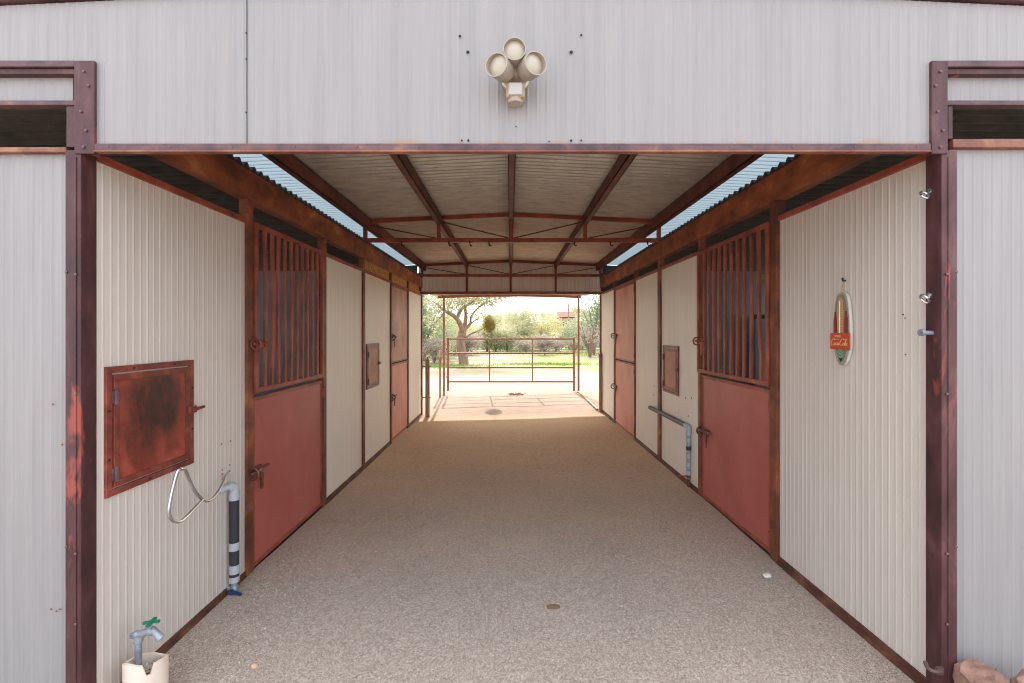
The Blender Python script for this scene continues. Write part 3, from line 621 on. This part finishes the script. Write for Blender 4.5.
g.prism([tp(u, zb+z+.002, .030) for u, z in a], (-.008,0,0)); PL = obj('plaque', g, plain('plaque_red', lin(196,64,32), .35), t, bev=.002)
g = MB(); zc = zb + .113; k = .0130; x0 = -.068
def st(pts):
    g.tube([tp(x0 + (u + .28*v)*k, zc + v*k, .0395) for u, v in [(p.x, p.y) for p in bez([(a, b, 0) for a, b in pts], 5)]], .0017, 6)
def bigC(o): st([(o+1.9,2.2),(o+1.5,2.9),(o+.8,2.7),(o+.2,1.6),(o+.2,.5),(o+.9,-.05),(o+1.7,.3),(o+2.1,.6)])
def o_(o): st([(o+.7,1.1),(o+.3,1.0),(o+.15,.5),(o+.4,.05),(o+.8,.2),(o+.9,.7),(o+.6,1.1),(o+.95,.95),(o+1.2,.9)])
def c_(o): st([(o+.8,1.0),(o+.4,1.1),(o+.15,.55),(o+.4,.05),(o+.8,.15),(o+1.1,.4)])
def a_(o): st([(o+.9,1.0),(o+.4,1.1),(o+.15,.5),(o+.4,.05),(o+.8,.4),(o+.95,1.05),(o+.85,.3),(o+1.0,.05),(o+1.3,.3)])
def l_(o): st([(o+.1,.2),(o+.6,1.4),(o+.7,2.5),(o+.45,2.6),(o+.3,1.5),(o+.3,.3),(o+.5,.02),(o+.8,.3)])
bigC(0); o_(1.8); c_(2.9); a_(3.9); st([(5.05,.75),(5.5,.8)]); bigC(5.3); o_(7.1); l_(8.1); a_(8.7)
st([(1.4,2.75),(2.4,2.5),(3.6,2.6),(4.6,2.3)]); st([(6.7,2.8),(7.6,2.6),(8.3,2.75),(9.2,2.4)])
obj('script_lettering', g, plain('letter_gold', lin(230,176,110), .4), PL)
cu = bpy.data.curves.new('word', 'FONT'); cu.body = 'DRINK'; cu.size = .019; cu.extrude = .0008; cu.align_x = 'CENTER'
to = bpy.data.objects.new('word', cu); C.objects.link(to); dg = bpy.context.evaluated_depsgraph_get(); dg.update()
me = to.evaluated_get(dg).to_mesh(); g = MB(); g.add([tp(v.co.x-.012, zb+.158+v.co.y, .0390+v.co.z) for v in me.vertices], [tuple(p.vertices) for p in me.polygons])
bpy.data.objects.remove(to); obj('small_lettering', g, plain('letter_gold_small', lin(230,176,110), .4), PL)
g = MB(); g.tube([tp(-.004, zb+.40, .03), tp(-.003, zb+.475, .012)], .0025, 6); obj('hanging_string', g, M['string'], t)
g = MB(); g.tube(bez([tp(-.003,zb+.475,-.002), tp(-.003,zb+.475,.014), tp(-.003,zb+.492,.018)],4), .005, 6); obj('nail', g, M['blackmetal'], t)
# eye bolts on the right corner post
for (px, py), lab, sty in (((921,194),'small chrome snap hook high on the right entrance post','snap_hook'), ((924,298),'small chrome snap hook at mid height on the right entrance post','snap_hook'), ((929,333),'short grey pipe clip on the right entrance post below the hooks','pipe_clip')):
    xp = (939.5-510)/F*YF; d = YF + .045; z = zz(py, d); t = thing(sty, lab, 'hook', (xp, d, z))
    if sty == 'snap_hook':
        g = MB(); g.lathe([(.012,0),(.012,.004)], (xp, d, z+.012), (-1,0,0), 10); obj('base', g, M['chrome'], t)
        g = MB(); n = 14; g.tube([(xp-.022-.016*math.cos(2*PI*i/n), d+.014*math.sin(2*PI*i/n), z-.004+.018*math.sin(2*PI*i/n)) for i in range(n)], .0045, 6, closed=True); obj('ring', g, M['chrome'], t, smooth=True)
    else:
        g = MB(); g.tube([(xp+.001, d-.01, z), (xp-.05, d-.01, z+.002)], .010, 10); obj('stub', g, M['zinc'], t, smooth=True)
        g = MB(); g.lathe([(.015,0),(.015,.012)], (xp-.04, d-.01, z+.002), (-1,0,0), 10); obj('collar', g, M['zinc'], t, smooth=True)
xp = (939.5-510)/F*YF
t = thing('hasp_hook', 'rusty bent hasp sticking out near the foot of the right entrance post', 'hook', (xp-.02, YF-.03, .22))
g = MB(); g.tube(bez([(xp-.088,YF-.03,.302),(xp-.078,YF-.03,.276),(xp-.05,YF-.03,.262),(xp-.012,YF-.02,.255)],5), .008, 6); obj('arm', g, M['bolt'], t)
g = MB(); g.box((xp-.03,YF-.022,.240),(xp-.001,YF-.0105,.270)); obj('plate', g, M['bolt'], t)
# ------------------------------------------------------------------ flood light
cx, cz = (515-510)/F*YF, zz(78, YF)
t = thing('flood_light', 'beige three-headed security flood light on the front gable', 'flood light', (cx, YF, cz-.12))
g = MB(); g.lathe([(.062,0),(.062,.018),(.05,.026)], (cx, YF-.004, zz(80,YF)), (0,-1,0), 24); obj('wall_plate', g, M['galv'], t, smooth=True)
g = MB(); g.lathe([(.052,0),(.050,.03),(.036,.045),(.012,.05)], (cx, YF-.03, zz(74,YF)), (0,-1,0), 24); obj('housing', g, M['beige'], t, smooth=True)
for (px, py, dirv) in ((496,64.5,(-.46,-.86,-.14)), (514.5,48.5,(0,-.93,-.04)), (536,63,(.46,-.86,-.14))):
    d = Vector(dirv).normalized(); tip = Vector(((px-510)/F*(YF-.14), YF-.14, zz(py, YF-.14)))
    cut = Vector((0,-1,.10)); base = tip - d*.10; g = MB(); u = d.orthogonal().normalized(); w_ = d.cross(u); n = 28; rings = []
    for r, h in ((.022,-.012),(.030,.0),(.042,.018),(.045,.03),(.046,None),(.0425,None),(.041,.045)):
        ring = []
        for k in range(n):
            q = (u*math.cos(2*PI*k/n) + w_*math.sin(2*PI*k/n))*r
            hh_ = h if h is not None else .10 - .30*q.dot(cut)/d.dot(cut)
            ring.append(base + q + d*hh_)
        rings.append(ring)
    vs = [v for r_ in rings for v in r_]
    g.add(vs, [(a*n+k, a*n+(k+1)%n, (a+1)*n+(k+1)%n, (a+1)*n+k) for a in range(6) for k in range(n)] + [tuple(reversed(range(n)))])
    H = obj('lamp_hood', g, M['beige'], t, smooth=True)
    g = MB(); g.lathe([(.0425,0),(.042,.006),(.030,.012),(.012,.015),(.002,.016)], base + d*.074, d, 24); obj('lens', g, M['lens'], H, smooth=True)
    g = MB(); g.tube([base, Vector((cx, YF-.05, zz(74,YF)))], .016, 10); obj('knuckle', g, M['beige'], t, smooth=True)
sz = zz(91, YF-.06)
g = MB(); g.box((cx-.038, YF-.075, sz-.032), (cx+.040, YF-.02, sz+.030)); S = obj('motion_sensor', g, plain('sensor_tan', lin(176,150,118), .4), t, bev=.008)
g = MB(); g.box((cx-.028, YF-.083, sz-.026), (cx+.030, YF-.072, sz+.024)); obj('sensor_window', g, plain('sensor_white', lin(190,184,180), .3), S, bev=.004)
g = MB(); g.lathe([(.030,0),(.034,.02)], (cx, YF-.042, sz-.045), (0,0,1), 16); obj('sensor_foot', g, M['beige'], S, smooth=True)
# ------------------------------------------------------------------ rocks
def rock(x, y, rx, ry, rz, seed, lab, mat, zoff=0, name='rock', cat='rock', sub=3, rough=.28):
    import bmesh
    bm = bmesh.new(); bmesh.ops.create_icosphere(bm, subdivisions=sub, radius=1); g = MB(); r = random.Random(seed)
    cuts = [(Vector((r.gauss(0,1),r.gauss(0,1),r.gauss(0,1))).normalized(), r.uniform(.55,.85)) for _ in range(9)]
    idx = {}; vs = []
    for i, v in enumerate(bm.verts):
        p = v.co.normalized()
        for n_, d in cuts:
            e = p.dot(n_) - d
            if e > 0: p = p - n_*e*.85
        p = p*(1 + rough*.45*noise.noise(p*3.5 + Vector((seed*3.1,0,0)))); idx[v] = i
        vs.append((x + p.x*rx, y + p.y*ry, gz(x,y) + zoff + (p.z*.9+.55)*rz))
    g.add(vs, [[idx[v] for v in f.verts] for f in bm.faces]); bm.free()
    return tag(obj(name, g, mat), lab, cat)
rock(1.945, 1.86, .105, .10, .19, 5, 'large reddish rock leaning at the foot of the right entrance post', M['rock'])
rock(1.655, 1.955, .075, .06, .065, 9, 'flat reddish rock half in the gravel at the lower right edge', M['rock'])
rock(2.14, 1.86, .085, .06, .15, 12, 'reddish rock at the right edge of the picture by the front wall', M['rock'])
rock(2.03, 1.90, .03, .03, .14, 15, 'small dark brown stone behind the large reddish rock', M['iron'], sub=2)
rock(1.685, 2.985, .030, .022, .022, 21, 'single white pebble on the gravel before the right red door', plain('white_stone', lin(232,228,222), .9), name='pebble', cat='pebble', sub=2)
rock(-1.28, 2.28, .020, .016, .012, 23, 'small tan pebble on the gravel near the faucet', plain('tan_stone', lin(216,176,140), .9), name='pebble', cat='pebble', sub=2)
rock(.256, 2.72, .055, .03, .006, 24, 'dark clod flat on the gravel in the middle of the aisle', plain('dark_clod', lin(136,108,84), .95), name='clod', cat='clod', sub=2)
# loose gravel
g = MB(); R4 = random.Random(11)
for i in range(9000):
    y = 1.75 + R4.random()**1.8*4.0; x = R4.uniform(-1.70, 1.76)
    if R4.random() < .5: x = math.copysign(1, x)*(1.2 + R4.random()**.7*.55) if R4.random() < .6 else x
    if abs(x-sx0) < .12 and abs(y-sy0) < .12: continue
    k = R4.uniform(.0025,.006)*(1.5 if R4.random() < .05 else 1); z = gz(x,y) + .014*(noise.noise(Vector((x*.9,y*.9,1))) + .5*noise.noise(Vector((x*2.3,y*2.3,4)))) + k*.2
    a = R4.uniform(0,PI); c, s_ = math.cos(a), math.sin(a)
    q = [(k*1.3,0,0),(-k*1.2,0,0),(0,k,0),(0,-k*.9,0),(0,0,k*.75),(0,0,-k*.6)]
    g.add([(x+p[0]*c-p[1]*s_, y+p[0]*s_+p[1]*c, z+p[2]) for p in q], [(0,2,4),(2,1,4),(1,3,4),(3,0,4),(2,0,5),(1,2,5),(3,1,5),(0,3,5)])
tag(obj('gravel', g, mottled('gravel_bits', [(.3,lin(132,116,104)),(.5,lin(176,162,150)),(.7,lin(222,214,204))], 90), origin=(0,3,0)), 'loose gravel bits scattered over the aisle floor near the entrance', 'gravel', kind='stuff')

# ------------------------------------------------------------------ back porch
PY = 12.3
def pipe(name, pts, r, mat, lab, cat, grp=None):
    g = MB(); g.tube(pts, r, 10); return tag(obj(name, g, mat, smooth=True), lab, cat, grp)
for px, lab in ((444,'left'),(578.5,'right')):
    x = (px-510)/F*PY; t = thing('porch_post', f'slim rusty porch post beside the {lab} end of the pipe gate', 'post', (x, PY, gz(x,PY)-.03), 'porch posts')
    g = MB(); g.box((x-.026,PY-.026,gz(x,PY)-.03),(x+.026,PY+.026,2.64)); obj('post', g, M['gate'], t, bev=.004)
    g = MB(); g.box((x-.06,PY-.06,gz(x,PY)-.03),(x+.06,PY+.06,gz(x,PY)+.015)); obj('foot_plate', g, M['gate'], t)
t = thing('porch_beam', 'rusty cross beam of the back porch spanning the far posts', 'beam', (0, PY, 2.6))
pts = [(-1.95 + 3.87*i/12, PY, 2.66 + .045*(1-((i-6)/6)**2)) for i in range(13)]
g = MB()
for a, b in zip(pts, pts[1:]): g.bar(a, b, .06, .07)
obj('beam', g, M['gate'], t)
for s in (-1, 1):
    g = MB(); g.bar((sx(s)-s*.02, YB+.06, 2.68), (s*1.85, PY+.1, 2.70), .05, .06); tag(obj('porch_rafter', g, M['gate']), f"rusty side rafter of the back porch on the {'left' if s<0 else 'right'}", 'rafter')
g = MB(); roof_sheet(g, -2.1, 2.1, YB+.08, PY+.22, lambda x: 2.765 - .02*abs(x)); struct(obj('roof_porch', g, M['galv'], origin=(0,11,2.7)))
# pipe gate
x0, x1 = (448-510)/F*PY, (574-510)/F*PY
t = thing('pipe_gate', 'rusty four-bar pipe gate across the sunlit yard opening', 'gate', (0, PY, .1))
for x in (x0, x1):
    g = MB(); g.tube([(x,PY,.12),(x,PY,1.56)], .03, 10); obj('end_upright', g, M['gate'], t, smooth=True)
for z in (1.53, 1.14, .755, .375):
    g = MB(); g.tube([(x0,PY,z),(x1,PY,z)], .024, 10); obj('rail', g, M['gate'], t, smooth=True)
for px in (489.5, 532.5):
    x = (px-510)/F*PY; g = MB(); g.tube([(x,PY,.375),(x,PY,1.53)], .017, 8); obj('stay', g, M['greypost'], t, smooth=True)
for x, sg in ((x0,-1),(x1,1)):
    for z in (.5, 1.25):
        g = MB(); g.bar((x,PY,z),(x+sg*.05,PY,z), .03, .03); obj('hinge', g, M['iron'], t)
# short posts near the barn end
x = (427.5-510)/F*9.15
t = thing('gate_post', 'short thick weathered post with two hinge lugs at the far left corner', 'post', (x, 9.15, 0))
g = MB(); g.lathe([(.045,0),(.045,1.14),(.035,1.165),(.02,1.175),(.02,1.21),(.001,1.215)], (x,9.15,-.01), (0,0,1), 16); obj('post', g, M['greypost'], t, smooth=True)
for z in (.40, 1.02):
    g = MB(); g.bar((x-.12,9.13,z),(x+.07,9.13,z), .02, .02); g.box((x-.13,9.11,z-.05),(x-.09,9.15,z+.03)); obj('hinge_lug', g, M['greypost'], t)
x = (440-510)/F*11.9
t = thing('gate_post', 'thin short rusty post with a pale cap just left of the porch post', 'post', (x, 11.9, 0))
g = MB(); g.tube([(x,11.9,0),(x,11.9,1.05)], .024, 10); obj('post', g, M['gate'], t, smooth=True)
g = MB(); g.tube([(x,11.9,1.05),(x,11.9,1.24)], .032, 10); obj('cap', g, plain('cap_orange', lin(226,170,120), .5), t, smooth=True)
x = (600.5-510)/F*9.25; zf = gz(XR)
t = thing('gate_post', 'short rusty grey post at the far right corner of the aisle', 'post', (x, 9.25, zf))
g = MB(); g.tube([(x,9.25,zf-.02),(x,9.25,1.22)], .034, 12); obj('post', g, M['greypost'], t, smooth=True)
g = MB(); g.tube([(x,9.25,1.20),(x,9.25,1.27)], .037, 12); obj('cap', g, M['gate'], t, smooth=True)
pipe('ground_rail', [(1.80,9.35,gz(2)+.03),(1.84,PY-.1,gz(2)+.03)], .022, M['gate'], 'rusty pipe lying along the ground on the right of the porch', 'pipe')
# hanging plant ball
x = (489.5-510)/F*PY; zc_ = zz(324.5, 12.15)
t = thing('hanging_plant', 'bushy dry hanging plant ball dangling above the pipe gate', 'hanging plant', (x, 12.15, zc_-.26))
g = MB(); g.tube([(x,12.15,zc_+.2),(x,12.2,2.66)], .006, 6); obj('cord', g, M['string'], t)
g = MB(); R5 = random.Random(2)
for i in range(1500):
    a, b = R5.uniform(0,2*PI), math.acos(R5.uniform(-1,1)); r = R5.random()**.45
    d = Vector((math.sin(b)*math.cos(a), math.sin(b)*math.sin(a), math.cos(b))); p = Vector((x,12.15,zc_)) + Vector((d.x*.175, d.y*.175, d.z*.25))*r
    q = Vector((R5.gauss(0,1),R5.gauss(0,1),R5.gauss(0,1)-.5)).normalized()*R5.uniform(.04,.09); w_ = q.orthogonal().normalized()*.008
    g.add([p-w_, p+w_, p+q], [(0,1,2)])
obj('foliage', g, leafmat('dry_plant', lin(128,124,62), lin(166,156,84)), t)
# small debris in the yard
g = MB(); R6 = random.Random(8)
for i in range(40):
    p = Vector((.15+R6.gauss(0,.12), 12.0+R6.gauss(0,.1), gz(0,12)+.02)); q = Vector((R6.gauss(0,.07),R6.gauss(0,.07),R6.uniform(0,.05))); g.tube([p,p+q], .006, 4)
tag(obj('twig_litter', g, M['wood']), 'small heap of twigs on the sandy ground before the pipe gate', 'twigs', kind='stuff')

# ------------------------------------------------------------------ trees, bushes, house
def foliage(mb, blobs, n, size, rnd, droop=.2):
    tot = sum(b[3]*b[4]*b[5] for b in blobs)
    for (cx, cy, cz, rx, ry, rz) in blobs:
        for _ in range(int(n*rx*ry*rz/tot)):
            a, b = rnd.uniform(0,2*PI), math.acos(rnd.uniform(-1,1)); r = rnd.random()**.33
            p = Vector((cx + rx*r*math.sin(b)*math.cos(a), cy + ry*r*math.sin(b)*math.sin(a), cz + rz*r*math.cos(b)))
            if p.z < .05: continue
            d = Vector((rnd.gauss(0,1),rnd.gauss(0,1),rnd.gauss(0,.7)-droop)).normalized()*size*rnd.uniform(.6,1.3); w_ = d.orthogonal().normalized(); w_.rotate(__import__('mathutils').Quaternion(d.normalized(), rnd.uniform(0,PI))); w_ *= size*.28
            mb.add([p, p+d*.5+w_, p+d, p+d*.5-w_], [(0,1,2,3)])
def stems(mb, rnd, n, h, spread, r):
    for i in range(n):
        a = rnd.uniform(0,2*PI); s_ = rnd.uniform(.2,1)*spread
        mb.tube(bez([(0,0,-.05),(math.cos(a)*s_*.3,math.sin(a)*s_*.3,h*.4),(math.cos(a)*s_,math.sin(a)*s_,h*rnd.uniform(.7,1))],3), [r,r*.9,r*.8,r*.6,r*.5,r*.35,r*.2], 6)
protos = []
def bush_proto(seed, mat, h, w, n, size, nst=6):
    rnd = random.Random(seed); g = MB(); bl = []
    for i in range(9):
        a = rnd.uniform(0,2*PI); r = rnd.uniform(0,.6)*w; zc = rnd.uniform(.16,.8)*h; q = rnd.uniform(.25,.42)
        bl.append((r*math.cos(a), r*math.sin(a), zc, w*q*1.2, w*q*1.2, h*q*.75))
    foliage(g, bl, n, size, rnd); s_ = MB(); stems(s_, rnd, nst, h*.8, w*.5, .045*h/2.5)
    mf = obj('tmp', g, mat, origin=(0,0,0)); ms = obj('tmp', s_, M['wood'], origin=(0,0,0), smooth=True); a, b = mf.data, ms.data
    bpy.data.objects.remove(mf); bpy.data.objects.remove(ms); a.name = 'bush_foliage'; b.name = 'bush_stems'; return a, b
def place(proto, x, y, z, sc, rot, lab, cat='bush', name='desert_bush', grp=None):
    t = thing(name, lab, cat, (x,y,z), grp); t.rotation_euler = (0,0,rot); t.scale = (sc,sc,sc)
    for nm, me in (('foliage', proto[0]), ('stems', proto[1])):
        o = bpy.data.objects.new(nm, me); C.objects.link(o); o.parent = t
    return t
BA = [bush_proto(31+i, M[m], h, w, n, s_) for i, (m, h, w, n, s_) in enumerate((('leaf_a',3.2,2.4,4200,.16),('leaf_c',3.0,2.6,4200,.16),('leaf_b',5.2,2.6,6000,.17),('leaf_d',1.6,1.8,2600,.13),('leaf_a',4.4,3.0,5200,.18)))]
def pxx(px, d): return (px-510)/F*d
# individual ones
place(BA[2], pxx(424,27), 27, 0, 1.0, .3, 'tall blue-green tree at the far left of the yard opening', 'tree', 'desert_tree')
place(BA[3], pxx(434,25), 25, 0, .9, 2, 'low grey-green brush in front of the tall blue-green tree', 'bush')
place(BA[1], pxx(440,31), 31, 0, 1.0, 1, 'yellow-green bush behind the slim porch post on the left', 'bush')
place(BA[2], pxx(594,34), 34, 0, 1.05, 2.2, 'tall green tree at the right edge of the yard opening', 'tree', 'desert_tree')
place(BA[1], pxx(541,42), 42, 0, 1.08, .5, 'round yellow-green bush in the middle of the scrub behind the gate', 'bush')
place(BA[4], pxx(520,46), 46, 0, 1.05, 1.5, 'pale olive tree left of the round yellow-green bush', 'tree', 'desert_tree')
place(BA[4], pxx(588,46), 46, 0, .85, 2.7, 'pale olive tree just left of the right porch post', 'tree', 'desert_tree')
place(BA[0], pxx(487,40), 40, 0, 1.0, .9, 'pale olive bush behind the hanging plant ball', 'bush')
R7 = random.Random(17)
for i in range(30):
    d = R7.uniform(33,58); px = 405 + (i+.5)*210/30 + R7.uniform(-4,4)
    place(BA[3 if R7.random() < .6 else 0], pxx(px,d), d, 0, R7.uniform(.7,1.1), R7.uniform(0,6), 'low pale brush in the scrub belt beyond the green grass', 'bush', 'low_brush', 'brush beyond the grass')
for i in range(46):
    d = R7.uniform(60,120); px = 395 + R7.uniform(0,230); x = pxx(px,d)
    sc_, ro_ = R7.uniform(.55,.95), R7.uniform(0,6); k_ = R7.choice((0,1,4,4))
    if 546 < px < 584 and d < 90: continue
    place(BA[k_], x, d, hillz(x,d)-.1, sc_, ro_, 'pale scrub bush on the hillside far behind the gate', 'bush', 'hill_bush', 'bushes on the far hillside')
# mesquite
mx, my = pxx(464,24), 24.0
t = thing('mesquite_tree', 'large forked mesquite tree with a leaning brown trunk behind the gate', 'tree', (mx, my, 0))
def q3(px, py, dy=0): d = my + dy; return (pxx(px,d), d, zz(py,d))
g = MB()
def limb(pts, r0, r1):
    P = bez(pts, 4); n = len(P); g.tube(P, [r0 + (r1-r0)*i/(n-1) for i in range(n)], 8)
limb([q3(464,367), q3(463,356), q3(461,346), q3(461,338), q3(463,331)], .27, .20)
limb([q3(463,333), q3(461,326,-.3), q3(457,319,-.5), q3(451,314,-.8), q3(445,311,-1), q3(436,303,-1.2)], .16, .05)
limb([q3(457,319,-.5), q3(460,312,-.4), q3(464,307,-.3), q3(471,303,0), q3(479,296,.4)], .11, .045)
limb([q3(463,333), q3(465,325,.2), q3(466,316,.3), q3(465,306,.2), q3(466,292,0)], .14, .06)
limb([q3(464,331), q3(470,324,.4), q3(471,318,.5), q3(475,311,.6), q3(482,305,.8), q3(490,301,1)], .085, .03)
limb([q3(470,324,.4), q3(476,320,.3), q3(480,319,.2)], .05, .02)
limb([q3(464,339), q3(471,334,-.3), q3(478,331,-.5), q3(486,327,-.8)], .06, .02)
limb([q3(479,296,.4), q3(492,293,.4), q3(502,301,.3), q3(499,306,.3)], .045, .015)
limb([q3(445,311,-1), q3(440,318,-1.2), q3(434,323,-1.3)], .05, .015)
limb([q3(502,290,.3), q3(511,296,.3), q3(517,303,.2)], .03, .012)
obj('trunk', g, M['wood'], t, smooth=True)
g = MB(); rnd = random.Random(4)
bl = [q3(445,302,-1)+(1.2,1.2,.5), q3(463,294,0)+(1.6,1.4,.6), q3(482,296,.6)+(1.4,1.3,.55), q3(434,318,-1)+(.7,.7,.5), q3(500,290,.5)+(1.2,1.0,.5), q3(476,314,.6)+(.8,.8,.35), q3(455,305,-.5)+(.8,.8,.4), q3(487,303,.8)+(.7,.7,.35)]
foliage(g, bl, 6800, .12, rnd, .5); obj('foliage', g, M['leaf_a'], t)
# right dark stems
t = thing('bare_bush', 'dark bare-stemmed bush under the right hand green tree', 'bush', (pxx(590,31), 31, 0))
g = MB(); rnd = random.Random(6); c = Vector((pxx(590,31),31,0))
for i in range(7):
    a = rnd.uniform(0,PI*2); g.tube(bez([c, c+Vector((math.cos(a)*.2,math.sin(a)*.2,.7)), c+Vector((math.cos(a)*.8,math.sin(a)*.5,1.6+rnd.random()))],3), [.09,.08,.07,.06,.05,.03,.02], 6)
obj('stems', g, M['wood'], t, smooth=True)
g = MB(); foliage(g, [(c.x,c.y,1.5,.9,.7,.8)], 700, .12, rnd); obj('foliage', g, M['leaf_d'], t)
# house on the hill
hd = 88; hx = pxx(565,hd); hz = zz(324,hd)
t = thing('hill_house', 'small stucco house with a red roof on the far hillside', 'house', (hx, hd, hz-1.5))
g = MB(); g.box((hx-2.6,hd,hz-1.5),(hx+2.8,hd+5,hz+1.6)); obj('walls', g, M['house'], t)
g = MB(); g.prism([(hx-1.6,hd-1.4,hz+1.05),(hx-1.4,hd+2.5,hz+2.3),(hx+1.6,hd+2.5,hz+2.3),(hx+1.8,hd-1.4,hz+1.05)], (0,0,.25)); obj('roof', g, M['houseroof'], t)
for dx in (-1.5, 1.7):
    g = MB(); g.box((hx+dx-.1,hd-1.35,hz-1.6),(hx+dx+.1,hd-1.15,hz+1.1)); obj('porch_post', g, M['wood'], t)
g = MB(); g.box((hx-.8,hd-.05,hz-.6),(hx+.6,hd+.05,hz+.5)); obj('window', g, M['blackmetal'], t)
pipe('utility_pole', [(pxx(568.5,80),80,hillz(pxx(568.5,80),80)-.2),(pxx(568.5,80),80,zz(304,80))], .11, M['wood'], 'thin dark utility pole beside the house on the hillside', 'pole')
# grass
g = MB(); R8 = random.Random(13)
for i in range(9000):
    k = R8.choice(((475,37,3.4,4),(520,38,4,3.5),(560,38,3.5,3.2),(450,22.5,1.4,1.0),(545,24,2.2,1.0),(590,37,3,3)))
    d = R8.gauss(k[1], k[3]*.5); x = pxx(k[0], k[1]) + R8.gauss(0, k[2]*.6); z = .03
    h_ = R8.uniform(.05,.14); a = R8.uniform(0,PI); w_ = .014
    if d > 17: g.add([(x-w_*math.cos(a),d-w_*math.sin(a),z-.02),(x+w_*math.cos(a),d+w_*math.sin(a),z-.02),(x+R8.gauss(0,.03),d+R8.gauss(0,.03),z+h_)], [(0,1,2)])
tag(obj('grass', g, M['grass'], origin=(0,30,0)), 'bright green grass patches in the yard beyond the pipe gate', 'grass', kind='stuff')

# ------------------------------------------------------------------ light
SUN_EL = math.radians(35.2); to_sun = Vector((-.08, 1, math.tan(SUN_EL))).normalized()
sun = bpy.data.lights.new('sun', 'SUN'); sun.energy = 3.0; sun.angle = math.radians(.6); sun.color = (1, .93, .82)
so = bpy.data.objects.new('sun', sun); C.objects.link(so); so.rotation_euler = to_sun.to_track_quat('Z', 'Y').to_euler(); so.location = (0, 20, 20)
w = bpy.data.worlds.new('sky'); bpy.context.scene.world = w; w.use_nodes = True; nt = w.node_tree; bg = nt.nodes['Background']
tc = nt.nodes.new('ShaderNodeTexCoord'); dp = nt.nodes.new('ShaderNodeVectorMath'); dp.operation = 'DOT_PRODUCT'
nt.links.new(tc.outputs['Generated'], dp.inputs[0]); dp.inputs[1].default_value = to_sun
mr = nt.nodes.new('ShaderNodeMapRange'); nt.links.new(dp.outputs['Value'], mr.inputs[0]); mr.inputs[1].default_value = 0; mr.inputs[2].default_value = 1
skyc = ramp(nt, mr.outputs[0], [(0, (.80,.88,1.0,1)), (.55, (1.05,1.05,1.05,1)), (.95, (1.9,1.8,1.6,1))])
nt.links.new(skyc, bg.inputs[0]); bg.inputs[1].default_value = 1.25

# ------------------------------------------------------------------ camera
cam = bpy.data.cameras.new('camera'); co = bpy.data.objects.new('camera', cam); C.objects.link(co)
co.location = (0, 0, HC); co.rotation_euler = (PI/2, 0, 0); cam.sensor_width = 36; cam.lens = F/1024*36
cam.shift_x = 2/1024; cam.shift_y = -8.5/1024; cam.clip_start = .05; cam.clip_end = 500
sc = bpy.context.scene; sc.camera = co
sc.view_settings.view_transform = 'Standard'; sc.view_settings.look = 'None'; sc.view_settings.gamma = 1; sc.view_settings.use_curve_mapping = False
sc.view_settings.exposure = 1.08
cy = sc.cycles; cy.max_bounces = 14; cy.diffuse_bounces = 10; cy.glossy_bounces = 4; cy.transmission_bounces = 8; cy.sample_clamp_indirect = 8; cy.use_denoising = True; cy.filter_width = 1.1
